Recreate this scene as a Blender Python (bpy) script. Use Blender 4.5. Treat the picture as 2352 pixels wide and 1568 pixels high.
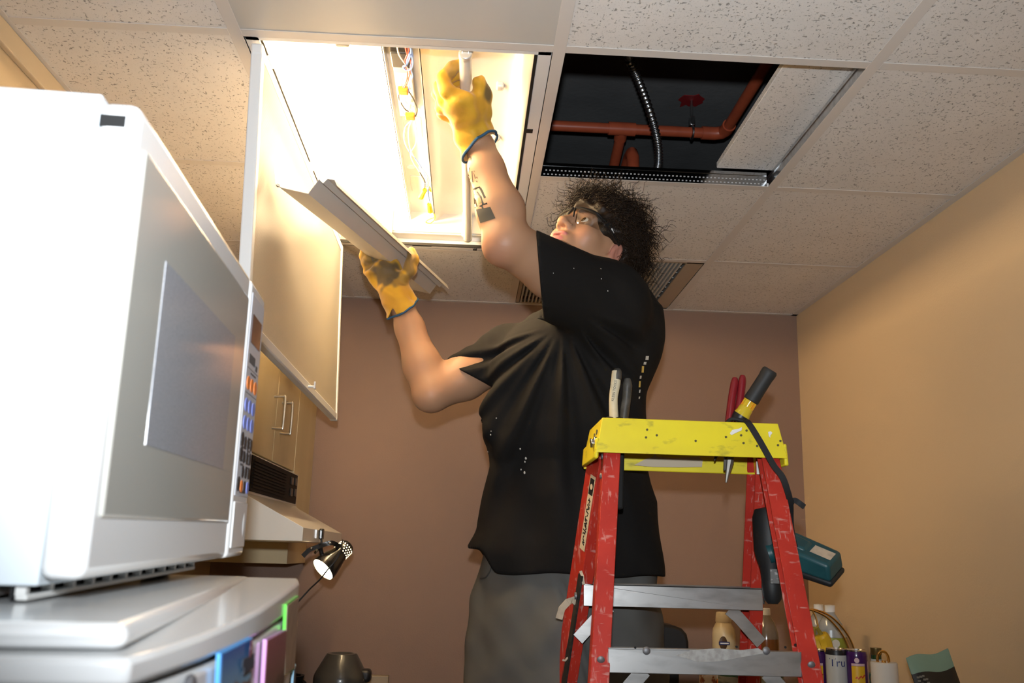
import bpy, bmesh, math, random
import numpy as np
from mathutils import Vector, Matrix
for _o in list(bpy.data.objects): bpy.data.objects.remove(_o, do_unlink=True)
SC = bpy.context.scene
COL = SC.collection
R_ = random.Random(7)
PI = math.pi
# ------------------------------------------------------------------ camera
H = 2.44                                  # ceiling height (metres)
FPX = 2095.5
CAM_ROT = (math.radians(103.152), math.radians(-1.590), math.radians(-2.888))
CAM_LOC = Vector((0.4664, -1.5558, 1.5035))
cam_d = bpy.data.cameras.new('camera'); cam = bpy.data.objects.new('camera', cam_d); COL.objects.link(cam)
cam_d.sensor_width = 36.0; cam_d.sensor_fit = 'HORIZONTAL'; cam_d.lens = FPX/2352*36.0
cam_d.clip_start = 0.02; cam_d.clip_end = 50
cam.location = CAM_LOC; cam.rotation_euler = CAM_ROT
cam_d.dof.use_dof = True; cam_d.dof.focus_distance = 2.25; cam_d.dof.aperture_fstop = 10.0
SC.camera = cam
# ------------------------------------------------------------------ world, flash, exposure
SC.view_settings.view_transform = 'Standard'; SC.view_settings.look = 'None'
SC.view_settings.gamma = 1.0; SC.view_settings.use_curve_mapping = False
SC.view_settings.exposure = 0.15
wd = bpy.data.worlds.new('world'); SC.world = wd; wd.use_nodes = True
wd.node_tree.nodes['Background'].inputs[0].default_value = (1.0, 0.85, 0.68, 1)
wd.node_tree.nodes['Background'].inputs[1].default_value = 0.06
FLASH_W = 104.0
fl_d = bpy.data.lights.new('camera_flash', 'SPOT'); fl = bpy.data.objects.new('camera_flash', fl_d); COL.objects.link(fl)
fl_d.energy = FLASH_W; fl_d.color = (0.90, 0.95, 1.0); fl_d.shadow_soft_size = 0.018
fl_d.spot_size = math.radians(96); fl_d.spot_blend = 1.0
_cm = Matrix.Translation(CAM_LOC) @ __import__('mathutils').Euler(CAM_ROT).to_matrix().to_4x4()
fl.location = _cm @ Vector((0.0, 0.115, 0.02)); fl.rotation_euler = (CAM_ROT[0]+math.radians(4), CAM_ROT[1], CAM_ROT[2]-math.radians(3))
TUBE_EMIT = 125.0
TUBE_COL = (1.0, 0.72, 0.40)
# ------------------------------------------------------------------ helpers
_M3 = np.array(_cm.to_3x3()); _C = np.array(CAM_LOC)
def ray(u, v): return _M3 @ np.array([(u-1176)/FPX, -(v-784)/FPX, -1.0])
def PY(u, v, y): d = ray(u, v); return Vector(_C + d*(y-_C[1])/d[1])     # photo direction met with the plane y
def PX(u, v, x): d = ray(u, v); return Vector(_C + d*(x-_C[0])/d[0])
def PZ(u, v, z): d = ray(u, v); return Vector(_C + d*(z-_C[2])/d[2])
WL = {}
def V(*a): return Vector(a)
def link(o, name=None, parent=None, wloc=None):
    COL.objects.link(o)
    w = Vector(wloc) if wloc is not None else Vector((0, 0, 0))
    WL[o.name] = w
    if parent is not None:
        o.parent = parent; o.location = w - WL[parent.name]
    else: o.location = w
    return o
def tag(o, label=None, cat=None, group=None, kind=None):
    if label: o['label'] = label
    if cat: o['category'] = cat
    if group: o['group'] = group
    if kind: o['kind'] = kind
    return o
def thing(name, loc, label, cat, group=None):
    o = bpy.data.objects.new(name, None); o.empty_display_size = .05
    link(o, name, None, loc); return tag(o, label, cat, group)
def frame_from(d, up=(0, 0, 1)):
    d = Vector(d).normalized(); u = Vector(up)
    if abs(d.dot(u.normalized())) > .98: u = Vector((0, 1, 0)) if abs(d.y) < .9 else Vector((1, 0, 0))
    x = u.cross(d).normalized(); y = d.cross(x).normalized()
    return x, y, d
class MB:
    def __init__(s): s.v = []; s.f = []
    def add(s, vs, fs):
        n = len(s.v); s.v += [Vector(a) for a in vs]; s.f += [tuple(i+n for i in f) for f in fs]; return s
    def box(s, lo, hi, M=None):
        x0, y0, z0 = lo; x1, y1, z1 = hi
        vs = [Vector(a) for a in ((x0,y0,z0),(x1,y0,z0),(x1,y1,z0),(x0,y1,z0),(x0,y0,z1),(x1,y0,z1),(x1,y1,z1),(x0,y1,z1))]
        if M is not None: vs = [M @ a for a in vs]
        return s.add(vs, [(0,3,2,1),(4,5,6,7),(0,1,5,4),(1,2,6,5),(2,3,7,6),(3,0,4,7)])
    def hexa(s, vs): return s.add(vs, [(0,3,2,1),(4,5,6,7),(0,1,5,4),(1,2,6,5),(2,3,7,6),(3,0,4,7)])
    def bar(s, p0, p1, w, h, up=(0,0,1), off=(0,0)):        # box from p0 to p1: w across, h along up
        x, y, d = frame_from(Vector(p1)-Vector(p0), up); p0 = Vector(p0)+x*off[0]+y*off[1]; p1 = Vector(p1)+x*off[0]+y*off[1]
        c = [x*(-w/2)+y*(-h/2), x*(w/2)+y*(-h/2), x*(w/2)+y*(h/2), x*(-w/2)+y*(h/2)]
        return s.hexa([p0+a for a in c]+[p1+a for a in c])
    def cyl(s, p0, p1, r0, r1=None, n=16, caps=True):
        r1 = r0 if r1 is None else r1
        return s.tube([p0, p1], [r0, r1], n, caps)
    def tube(s, pts, r, n=8, caps=True, up=(0,0,1), closed=False):
        pts = [Vector(p) for p in pts]; m = len(pts)
        rs = r if isinstance(r, (list, tuple)) else [r]*m
        base = len(s.v); x = None
        for i, p in enumerate(pts):
            if closed: d = pts[(i+1) % m]-pts[i-1]
            else: d = pts[min(i+1, m-1)]-pts[max(i-1, 0)]
            d.normalize()
            if x is None: x, y, _ = frame_from(d, up)
            else:
                x = (x-d*x.dot(d)); x = x.normalized() if x.length > 1e-6 else frame_from(d, up)[0]; y = d.cross(x)
            for k in range(n):
                a = 2*PI*k/n; s.v.append(p+x*(math.cos(a)*rs[i])+y*(math.sin(a)*rs[i]))
        seg = m if closed else m-1
        for i in range(seg):
            for k in range(n):
                a = base+i*n+k; b = base+i*n+(k+1) % n; j = (i+1) % m
                c = base+j*n+(k+1) % n; d_ = base+j*n+k
                s.f.append((a, b, c, d_))
        if caps and not closed:
            s.f.append(tuple(base+k for k in reversed(range(n)))); s.f.append(tuple(base+(m-1)*n+k for k in range(n)))
        return s
    def strip(s, pts, w, t, side):                             # flat ribbon: width w along side, thickness t
        pts = [Vector(p) for p in pts]; base = len(s.v); m = len(pts)
        for i, p in enumerate(pts):
            d = (pts[min(i+1, m-1)]-pts[max(i-1, 0)]).normalized()
            sd = Vector(side[i] if isinstance(side, list) else side); sd = (sd-d*sd.dot(d)).normalized(); nn = d.cross(sd)
            for a, b in ((-1,-1),(1,-1),(1,1),(-1,1)): s.v.append(p+sd*(a*w/2)+nn*(b*t/2))
        for i in range(m-1):
            for k in range(4): s.f.append((base+i*4+k, base+i*4+(k+1) % 4, base+(i+1)*4+(k+1) % 4, base+(i+1)*4+k))
        s.f.append((base+3, base+2, base+1, base)); e = base+(m-1)*4; s.f.append((e, e+1, e+2, e+3))
        return s
    def lathe(s, prof, base=(0,0,0), axis=(0,0,1), n=24, caps=True):
        x, y, d = frame_from(axis); o = Vector(base); b = len(s.v); m = len(prof)
        for r, z in prof:
            for k in range(n):
                a = 2*PI*k/n; s.v.append(o+d*z+x*(r*math.cos(a))+y*(r*math.sin(a)))
        for i in range(m-1):
            for k in range(n): s.f.append((b+i*n+k, b+i*n+(k+1) % n, b+(i+1)*n+(k+1) % n, b+(i+1)*n+k))
        if caps and prof[0][0] > 1e-6: s.f.append(tuple(b+k for k in reversed(range(n))))
        if caps and prof[-1][0] > 1e-6: s.f.append(tuple(b+(m-1)*n+k for k in range(n)))
        return s
    def prism(s, poly, o, ex, ey, ez):                          # poly in (ex, ey), extruded by vector ez
        o = Vector(o); ex = Vector(ex); ey = Vector(ey); ez = Vector(ez); n = len(poly)
        vs = [o+ex*a+ey*b for a, b in poly]; vs += [p+ez for p in vs]
        fs = [tuple(reversed(range(n))), tuple(range(n, 2*n))]+[(i, (i+1) % n, n+(i+1) % n, n+i) for i in range(n)]
        return s.add(vs, fs)
    def grid(s, fn, nu, nv, thick=None):                        # fn(i/nu, j/nv) -> point
        b = len(s.v)
        for j in range(nv+1):
            for i in range(nu+1): s.v.append(Vector(fn(i/nu, j/nv)))
        for j in range(nv):
            for i in range(nu):
                a = b+j*(nu+1)+i; s.f.append((a, a+1, a+nu+2, a+nu+1))
        return s
    def ball(s, c, r, n=12, m=8, M=None):
        prof = [(0.0 if i in (0, m) else math.sin(PI*i/m), -math.cos(PI*i/m)) for i in range(m+1)]
        t = MB().lathe(prof, (0,0,0), (0,0,1), n); rr = Vector(r) if not isinstance(r, (int, float)) else Vector((r, r, r))
        vs = [Vector((v.x*rr.x, v.y*rr.y, v.z*rr.z)) for v in t.v]
        if M is not None: vs = [M @ v for v in vs]
        return s.add([Vector(c)+v for v in vs], t.f)
    def xf(s, M): s.v = [M @ v for v in s.v]; return s
    def build(s, name, m=None, parent=None, smooth=35, bevel=0, seg=2, label=None, kind=None, origin=None):
        me = bpy.data.meshes.new(name); n = len(s.v)
        c = Vector(origin) if origin is not None else (sum(s.v, Vector())/max(1, n) if n else Vector())
        me.from_pydata([tuple(v-c) for v in s.v], [], s.f); me.validate()
        bm = bmesh.new(); bm.from_mesh(me); bmesh.ops.remove_doubles(bm, verts=bm.verts, dist=1e-6); bmesh.ops.recalc_face_normals(bm, faces=bm.faces); bm.to_mesh(me); bm.free()
        if smooth:
            me.shade_smooth(); me.set_sharp_from_angle(angle=math.radians(smooth))
        o = bpy.data.objects.new(name, me)
        if m is not None: me.materials.append(m)
        link(o, name, parent, c)
        if bevel:
            b = o.modifiers.new('bevel', 'BEVEL'); b.width = bevel; b.segments = seg; b.limit_method = 'ANGLE'; b.angle_limit = math.radians(40)
            b.harden_normals = False
        if label: o['label'] = label
        if kind: o['kind'] = kind
        return o
def text_mb(txt, size, o, ex, ey, ez_t=.0004, squash=1.0, bold=0):
    cu = bpy.data.curves.new('t', 'FONT'); cu.body = txt; cu.size = size; cu.align_x = 'CENTER'; cu.align_y = 'CENTER'; cu.extrude = 0; cu.offset = bold
    cu.resolution_u = 2
    ob = bpy.data.objects.new('t', cu); COL.objects.link(ob)
    dg = bpy.context.evaluated_depsgraph_get(); me = ob.evaluated_get(dg).to_mesh()
    ex = Vector(ex); ey = Vector(ey); ez = ex.cross(ey).normalized()*ez_t; o = Vector(o)
    mb = MB(); mb.add([o+ex*(v.co.x*squash)+ey*v.co.y+ez for v in me.vertices], [tuple(p.vertices) for p in me.polygons])
    ob.evaluated_get(dg).to_mesh_clear(); bpy.data.objects.remove(ob); return mb
# ------------------------------------------------------------------ materials
MATS = {}
def mat(name, col, rough=.5, metal=0., spec=.5, mott=None, bump=None, emit=None, trans=0., ior=1.45, coat=0., alpha=None, sheen=0.):
    if name in MATS: return MATS[name]
    m = bpy.data.materials.new(name); m.use_nodes = True; nt = m.node_tree; b = nt.nodes['Principled BSDF']
    I = b.inputs
    I['Base Color'].default_value = (*col, 1); I['Roughness'].default_value = rough; I['Metallic'].default_value = metal
    I['Specular IOR Level'].default_value = spec; I['IOR'].default_value = ior
    if trans: I['Transmission Weight'].default_value = trans
    if coat: I['Coat Weight'].default_value = coat; I['Coat Roughness'].default_value = .12
    if sheen: I['Sheen Weight'].default_value = sheen; I['Sheen Roughness'].default_value = .5
    if emit: I['Emission Color'].default_value = (*emit[0], 1); I['Emission Strength'].default_value = emit[1]
    geo = nt.nodes.new('ShaderNodeNewGeometry')
    def noise(scale, detail=3, stretch=None):
        n = nt.nodes.new('ShaderNodeTexNoise'); n.inputs['Scale'].default_value = scale; n.inputs['Detail'].default_value = detail
        src = geo.outputs['Position']
        if stretch:
            mp = nt.nodes.new('ShaderNodeMapping'); mp.inputs['Scale'].default_value = stretch; nt.links.new(src, mp.inputs['Vector']); src = mp.outputs['Vector']
        nt.links.new(src, n.inputs['Vector']); return n.outputs['Fac']
    if mott:                                       # (scale, second colour, low, high[, stretch])
        f = noise(mott[0], 5, mott[4] if len(mott) > 4 else None)
        mr = nt.nodes.new('ShaderNodeMapRange'); mr.inputs['From Min'].default_value = mott[2]; mr.inputs['From Max'].default_value = mott[3]; nt.links.new(f, mr.inputs['Value'])
        mx = nt.nodes.new('ShaderNodeMix'); mx.data_type = 'RGBA'; mx.inputs['A'].default_value = (*col, 1); mx.inputs['B'].default_value = (*mott[1], 1)
        nt.links.new(mr.outputs['Result'], mx.inputs['Factor']); nt.links.new(mx.outputs['Result'], I['Base Color'])
    if bump:
        f = noise(bump[0], 4, bump[3] if len(bump) > 3 else None); bp = nt.nodes.new('ShaderNodeBump'); bp.inputs['Strength'].default_value = bump[1]; bp.inputs['Distance'].default_value = bump[2]
        nt.links.new(f, bp.inputs['Height']); nt.links.new(bp.outputs['Normal'], I['Normal'])
    MATS[name] = m; return m
def nodes_of(m): return m.node_tree, m.node_tree.nodes['Principled BSDF']
def mix_rgb(nt, fac, a, b):
    mx = nt.nodes.new('ShaderNodeMix'); mx.data_type = 'RGBA'
    for s_, v in (('Factor', fac), ('A', a), ('B', b)):
        if isinstance(v, (tuple, list)): mx.inputs[s_].default_value = (*v, 1)
        elif isinstance(v, float): mx.inputs[s_].default_value = v
        else: nt.links.new(v, mx.inputs[s_])
    return mx.outputs['Result']
def tex_noise(nt, scale, detail=3, stretch=None, rot=None):
    geo = nt.nodes.new('ShaderNodeNewGeometry'); n = nt.nodes.new('ShaderNodeTexNoise'); n.inputs['Scale'].default_value = scale; n.inputs['Detail'].default_value = detail
    src = geo.outputs['Position']
    if stretch or rot:
        mp = nt.nodes.new('ShaderNodeMapping')
        if stretch: mp.inputs['Scale'].default_value = stretch
        if rot: mp.inputs['Rotation'].default_value = rot
        nt.links.new(src, mp.inputs['Vector']); src = mp.outputs['Vector']
    nt.links.new(src, n.inputs['Vector']); return n.outputs['Fac']
def ramp(nt, f, lo, hi):
    mr = nt.nodes.new('ShaderNodeMapRange'); mr.inputs['From Min'].default_value = lo; mr.inputs['From Max'].default_value = hi
    nt.links.new(f, mr.inputs['Value']); return mr.outputs['Result']
def math_n(nt, op, a, b=None):
    n = nt.nodes.new('ShaderNodeMath'); n.operation = op
    for i, v in enumerate((a, b)):
        if v is None: continue
        if isinstance(v, (int, float)): n.inputs[i].default_value = v
        else: nt.links.new(v, n.inputs[i])
    return n.outputs[0]
# ceiling tile: mineral fibre with pits and short fissures
m_tile = mat('ceiling_tile', (.78, .74, .70), .92, spec=.2)
nt, b = nodes_of(m_tile)
fis = ramp(nt, tex_noise(nt, 230, 2, (1.0, .5, 1)), .645, .69)
fis2 = ramp(nt, tex_noise(nt, 200, 2, (.5, 1.0, 1), (0, 0, .5)), .65, .695)
pit = ramp(nt, tex_noise(nt, 480, 1), .68, .73)
holes = math_n(nt, 'MAXIMUM', math_n(nt, 'MAXIMUM', fis, fis2), math_n(nt, 'MULTIPLY', pit, .7))
base = mix_rgb(nt, ramp(nt, tex_noise(nt, 9, 3), .35, .75), (.80, .76, .715), (.75, .71, .665))
nt.links.new(mix_rgb(nt, holes, base, (.34, .315, .29)), b.inputs['Base Color'])
bp = nt.nodes.new('ShaderNodeBump'); bp.inputs['Strength'].default_value = .5; bp.inputs['Distance'].default_value = .0015; bp.invert = True
nt.links.new(holes, bp.inputs['Height']); nt.links.new(bp.outputs['Normal'], b.inputs['Normal'])
m_tee = mat('tee_paint', (.70, .65, .60), .45)
m_galv = mat('galvanised', (.62, .63, .64), .28, 1.0, mott=(60, (.45, .46, .47), .4, .7))
m_smooth = mat('smooth_panel', (.60, .57, .52), .35, mott=(2.5, (.56, .54, .50), .3, .7))
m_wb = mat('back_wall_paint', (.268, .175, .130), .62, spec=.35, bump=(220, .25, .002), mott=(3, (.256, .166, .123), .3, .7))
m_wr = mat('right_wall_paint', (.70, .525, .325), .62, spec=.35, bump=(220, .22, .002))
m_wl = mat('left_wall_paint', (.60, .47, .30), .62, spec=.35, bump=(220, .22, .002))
m_floor = mat('floor_vinyl', (.14, .12, .10), .5, mott=(4, (.18, .155, .13), .3, .7))
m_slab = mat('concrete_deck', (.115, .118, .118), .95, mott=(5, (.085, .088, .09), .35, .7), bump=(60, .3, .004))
m_white = mat('white_enamel', (.86, .86, .85), .22)
m_wmetal = mat('white_metal', (.80, .79, .77), .38)
m_black = mat('black_plastic', (.012, .012, .013), .4)
m_gasket = mat('black_gasket', (.012, .011, .010), .7)
m_steel = mat('steel', (.55, .55, .55), .25, 1.0)
m_dark = mat('dark_void', (.006, .006, .006), .8)
# ------------------------------------------------------------------ the room
XL, XR, YB, YF, ZD = -0.432, 1.720, 1.822, -5.6, 2.91
def struct(name, mb, m, parent=None, **k):
    o = mb.build(name, m, parent, **k); o['kind'] = 'structure'; return o
struct('floor', MB().box((XL-.1, YF-.1, -.1), (XR+.1, YB+.1, 0)), m_floor, smooth=0)
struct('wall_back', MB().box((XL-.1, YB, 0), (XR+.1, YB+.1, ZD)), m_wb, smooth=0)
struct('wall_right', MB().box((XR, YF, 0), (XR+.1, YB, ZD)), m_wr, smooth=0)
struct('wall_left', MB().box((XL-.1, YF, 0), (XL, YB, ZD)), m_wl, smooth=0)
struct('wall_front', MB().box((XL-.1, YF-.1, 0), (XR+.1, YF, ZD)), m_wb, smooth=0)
struct('baseboard_right', MB().box((XR-.012, YF, 0), (XR, YB, .1)), mat('baseboard', (.10, .08, .07), .5), smooth=0)
struct('trim_1', MB().box((XL, YF, H-.046), (XL+.014, YB-.40, H-.001)), mat('trim_cream', (.62, .50, .34), .5), smooth=0, bevel=.003)
ceil = bpy.data.objects.new('ceiling', None); link(ceil, None, None, (.6, 0, H)); ceil['kind'] = 'structure'
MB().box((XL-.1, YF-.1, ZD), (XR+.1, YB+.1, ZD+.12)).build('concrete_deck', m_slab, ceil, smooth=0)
F2 = .6096
xs = [XL, 0, F2, 2*F2, XR]; ys = [F2*k for k in range(-9, 3)]+[YB]; ys[0] = YF
def tile(x0, x1, y0, y1, name='ceiling_tile', m=m_tile, zo=0.0):
    g = .004
    return MB().box((x0+g, y0+g, H+.0016+zo), (x1-g, y1-g, H+.0175+zo)).build(name, m, ceil, smooth=0, bevel=.0015, seg=1)
for i in range(4):
    for j in range(len(ys)-1):
        x0, x1, y0, y1 = xs[i], xs[i+1], ys[j], ys[j+1]
        if i == 1 and abs(y0) < .01: continue                # the open light fixture
        if i == 1 and abs(y0-F2) < .01: continue
        if i == 2 and abs(y0) < .01: continue                # the opening
        if i == 2 and abs(y0-2*F2) < .01: continue           # the grille
        if i == 1 and -.62 < y0 < -.6: tile(x0, x1, y0, y1, 'smooth_panel', m_smooth)
        elif i == 1 and -1.23 < y0 < -1.2: tile(x0, x1, y0, y1, 'smooth_panel', m_smooth)
        else: tile(x0, x1, y0, y1)
m_galv2 = mat('dark_galvanised', (.45, .46, .47), .13, 1.0)  # darker, glossier galvanised copy: the void's dark reflection is partly in its colour
def tee(p0, p1, name, web=.038, mw_=None):
    mw_ = mw_ or m_galv
    d = (Vector(p1)-Vector(p0)).normalized(); s = Vector((d.y, -d.x, 0)); w = .012
    mb = MB(); a = Vector(p0); c = Vector(p1)
    mb.bar(a+V(0,0,H+.0004), c+V(0,0,H+.0004), .024, .0012)
    o = mb.build(name, m_tee, ceil, smooth=0, bevel=.0004, seg=1)
    MB().bar(a+V(0,0,H+.001+web/2), c+V(0,0,H+.001+web/2), .0016, web).build('tee_web', mw_, o, smooth=0)
    MB().bar(a+V(0,0,H+web), c+V(0,0,H+web), .006, .008).build('tee_bulb', mw_, o, smooth=0)
    return o
for x in (0, F2, 2*F2): tee((x, YF, 0), (x, YB, 0), 'main_tee')
for j in range(1, len(ys)-1):
    for i in range(4):
        y = ys[j]
        if i == 1 and abs(y-F2) < .01: continue
        t = tee((xs[i]+.012*(i > 0), y, 0), (xs[i+1]-.012*(i < 3), y, 0), 'cross_tee', mw_=m_galv2 if (i == 2 and abs(y-F2) < .01) else None)
        if i == 2 and abs(y-F2) < .01:                        # stitched web facing the opening
            mb = MB()
            for k in range(58):
                for r in range(2):
                    x = xs[2]+.02+k*.0099+(r*.005)
                    mb.box((x, y-.0022, H+.010+r*.011), (x+.0042, y-.0006, H+.0126+r*.011))
            mb.build('stitch_mark', mat('stitch_metal', (.6, .6, .6), .6, .3), t, smooth=0, kind='stuff')
for (a, b_, s) in (((XL+.011, YF), (XL+.011, YB), (1, 0)), ((XR-.011, YF), (XR-.011, YB), (-1, 0)), ((XL, YB-.009), (XR, YB-.009), (0, -1))):
    MB().bar((a[0], a[1], H+.0002), (b_[0], b_[1], H+.0002), .022 if s[1] == 0 else .018, .0016).build('wall_angle', m_tee, ceil, smooth=0)
    q = V(-s[0]*.0105, -s[1]*.0085, 0)
    MB().bar(V(a[0], a[1], H+.012)+q, V(b_[0], b_[1], H+.012)+q, .001, .024).build('wall_angle', m_tee, ceil, smooth=0)
# loose tile pushed aside into the void
lt = MB().box((1.075, .03, H+.046), (1.66, .60, H+.062))
o = lt.build('loose_ceiling_tile', m_tile, None, smooth=0, bevel=.0015, seg=1)
tag(o, 'speckled ceiling tile pushed aside above the grid beside the dark opening', 'ceiling tile')
# return-air grille in the last row
m_gr = mat('grille_metal', (.50, .50, .47), .45, .0)
g = thing('air_grille', (xs[2]+.3, 2*F2+.3, H), 'grey slatted return air grille set in the ceiling by the back wall', 'air grille')
gx0, gx1, gy0, gy1 = xs[2]+.014, xs[3]-.014, 2*F2+.014, YB-.02
mb = MB()
for (a, c) in (((gx0, gy0), (gx1, gy0+.012)), ((gx0, gy1-.012), (gx1, gy1)), ((gx0, gy0), (gx0+.012, gy1)), ((gx1-.055, gy0), (gx1, gy1))):
    mb.box((a[0], a[1], H+.001), (c[0], c[1], H+.006))
mb.build('grille_frame', mat('grille_frame', (.42, .34, .25), .5), g, smooth=0)
for k in range(36):
    x = gx0+.016+k*(gx1-.06-gx0-.016)/36
    MB().box((x, gy0+.012, H+.001), (x+.006, gy1-.012, H+.014)).build('slat', m_gr, g, smooth=0)
mb = MB()
for k in range(9): y = gy0+.03+k*(gy1-gy0-.05)/9; mb.box((gx0+.012, y, H+.010), (gx1-.055, y+.003, H+.0135))
mb.build('cross_bar', m_gr, g, smooth=0)
MB().box((gx0, gy0, H+.03), (gx1, gy1, H+.034)).build('backing', mat('grille_back', (.30, .29, .27), .8), g, smooth=0)
# ------------------------------------------------------------------ what shows above the ceiling
m_pipe = mat('orange_cpvc', (.42, .085, .035), .38, mott=(30, (.36, .07, .03), .4, .7))
zp = 2.80; rp = .0165
pA = PZ(1240, 288, zp); pT = PZ(1428, 296, zp); pE = PZ(1652, 300, zp); yp = pT.y
pip = thing('sprinkler_pipe', (pT.x, yp, zp), 'orange plastic sprinkler pipe run with tee and elbow above the ceiling opening', 'pipe')
MB().cyl((0.2, yp, zp), (pT.x-.03, yp, zp), rp, n=20).build('pipe', m_pipe, pip)
MB().cyl((pT.x+.04, yp, zp), (pE.x-.02, yp, zp), rp, n=20).build('pipe', m_pipe, pip)
tfit = MB().cyl((pT.x-.042, yp, zp), (pT.x+.042, yp, zp), rp*1.27, n=20).cyl((pT.x, yp, zp), (pT.x+.002, yp+.045, zp-.012), rp*1.2, n=20)
tfit.build('tee_fitting', m_pipe, pip)
MB().cyl((pT.x+.002, yp+.03, zp-.01), (pT.x+.004, yp+.20, zp-.05), rp, n=20).build('branch_pipe', m_pipe, pip)
mb = MB().tube([(pT.x+.045, yp+.17, zp-.05), (pT.x+.045, yp+.12, zp-.04), (pT.x+.045, yp+.075, zp-.045), (pT.x+.045, yp+.055, zp-.07), (pT.x+.045, yp+.052, zp-.12)], rp*1.2, n=18)
mb.build('elbow_fitting', m_pipe, pip)
MB().cyl((pT.x+.045, yp+.052, zp-.10), (pT.x+.045, yp+.052, H+.05), rp, n=18).build('drop_pipe', m_pipe, pip)
MB().tube([(pE.x-.05, yp, zp), (pE.x-.01, yp, zp), (pE.x+.012, yp-.008, zp), (pE.x+.02, yp-.03, zp), (pE.x+.02, yp-.06, zp)], rp*1.25, n=20).build('elbow_fitting', m_pipe, pip)
MB().cyl((pE.x+.02, yp-.05, zp), (pE.x+.02, yp-1.0, zp), rp, n=20).build('pipe', m_pipe, pip)
hx = PZ(1597, 290, zp).x
h_ = thing('pipe_hanger', (hx, yp, ZD), 'grey strap hanger and rod holding the orange pipe to the deck', 'pipe hanger')
MB().cyl((hx, yp, zp+.02), (hx, yp, ZD), .005, n=10).build('rod', m_steel, h_)
MB().tube([(hx, yp+.02*math.cos(2*PI*k/20), zp+.02*math.sin(2*PI*k/20)) for k in range(20)], .004, n=6, closed=True).build('strap', m_galv, h_)
MB().box((hx-.008, yp-.012, zp+.02), (hx+.008, yp+.012, zp+.05)).build('clamp', m_galv, h_, bevel=.002)
mb = MB(); cs = [(hx+ (.028+.022*R_.random()+(.03 if k in (3, 11) else 0))*math.cos(2*PI*k/16), yp+(.028+.02*R_.random()+(.02 if k in (6,) else 0))*math.sin(2*PI*k/16)) for k in range(16)]
mb.prism([(a, c) for a, c in cs], (0, 0, ZD-.0025), (1,0,0), (0,1,0), (0,0,.003))
MB.build(mb, 'red_sealant_patch', mat('red_sealant', (.20, .01, .012), .6), h_, smooth=0)
cpts = [PZ(1442, 118, 2.78), PZ(1452, 150, 2.76), PZ(1467, 185, 2.73), PZ(1486, 235, 2.69), PZ(1503, 290, 2.64), PZ(1512, 335, 2.59), PZ(1513, 372, 2.55), PZ(1507, 398, 2.52), PZ(1500, 430, 2.50)]
def smooth_path(p, n=12):
    p = [Vector(q) for q in p]; out = []
    for i in range(len(p)-1):
        a = p[max(i-1, 0)]; b_ = p[i]; c = p[i+1]; d = p[min(i+2, len(p)-1)]
        for k in range(n):
            t = k/n; out.append(.5*((2*b_)+(c-a)*t+(2*a-5*b_+4*c-d)*t*t+(3*b_-a-3*c+d)*t**3))
    out.append(p[-1]); return out
cp = [V(cpts[0].x-.1, cpts[0].y-.35, 2.84)]+cpts
cp = smooth_path(cp, 26); rr = [.0105+.0016*math.sin(i*1.35) for i in range(len(cp))]
o = MB().tube(cp, rr, n=12).build('flexible_conduit', mat('conduit_metal', (.50, .52, .54), .3, 1.0), None, smooth=80)
tag(o, 'ribbed grey flexible metal conduit hanging in the dark ceiling opening', 'conduit')
# ------------------------------------------------------------------ open fluorescent troffer
m_refl = mat('reflector_enamel', (.66, .645, .61), .22, coat=.3)
fx0, fx1, fy0, fy1 = .014, F2-.014, .014, 2*F2-.014
fix = thing('light_fixture', (F2/2, F2, H), 'open fluorescent ceiling fixture with its lens door hanging down', 'light fixture')
ztop = H+.105; zl = H+.004
mb = MB()
cx = F2/2-.010; cw = .036
prof = [(fx0+.028, zl+.006), (fx0+.045, zl+.055), (fx0+.085, ztop-.018), (fx0+.15, ztop-.008), (cx-cw-.03, ztop-.010), (cx-cw-.004, ztop-.034)]
profR = [(fx1-.028, zl+.006), (fx1-.045, zl+.055), (fx1-.085, ztop-.018), (fx1-.15, ztop-.008), (cx+cw+.03, ztop-.010), (cx+cw+.004, ztop-.034)]
def refl(prof, name):
    mb = MB(); a = [V(x, fy0+.02, z) for x, z in prof]; c = [V(x, fy1-.055, z) for x, z in prof]; n = len(prof)
    b0 = len(mb.v); mb.v += a+c+[p+V(0,0,.0015) for p in a]+[p+V(0,0,.0015) for p in c]
    for i in range(n-1): mb.f += [(i, i+1, n+i+1, n+i), (2*n+i, 3*n+i, 3*n+i+1, 2*n+i+1)]
    return mb.build(name, m_refl, fix, smooth=60)
refl(prof, 'reflector'); refl(profR, 'reflector')
MB().box((fx0, fy0, ztop), (fx1, fy1, ztop+.002)).box((fx0, fy0, zl), (fx0+.002, fy1, ztop)).box((fx1-.002, fy0, zl), (fx1, fy1, ztop)).box((fx0, fy0, zl), (fx1, fy0+.002, ztop)).box((fx0, fy1-.002, zl), (fx1, fy1, ztop)).build('housing', m_refl, fix, smooth=0)
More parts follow.
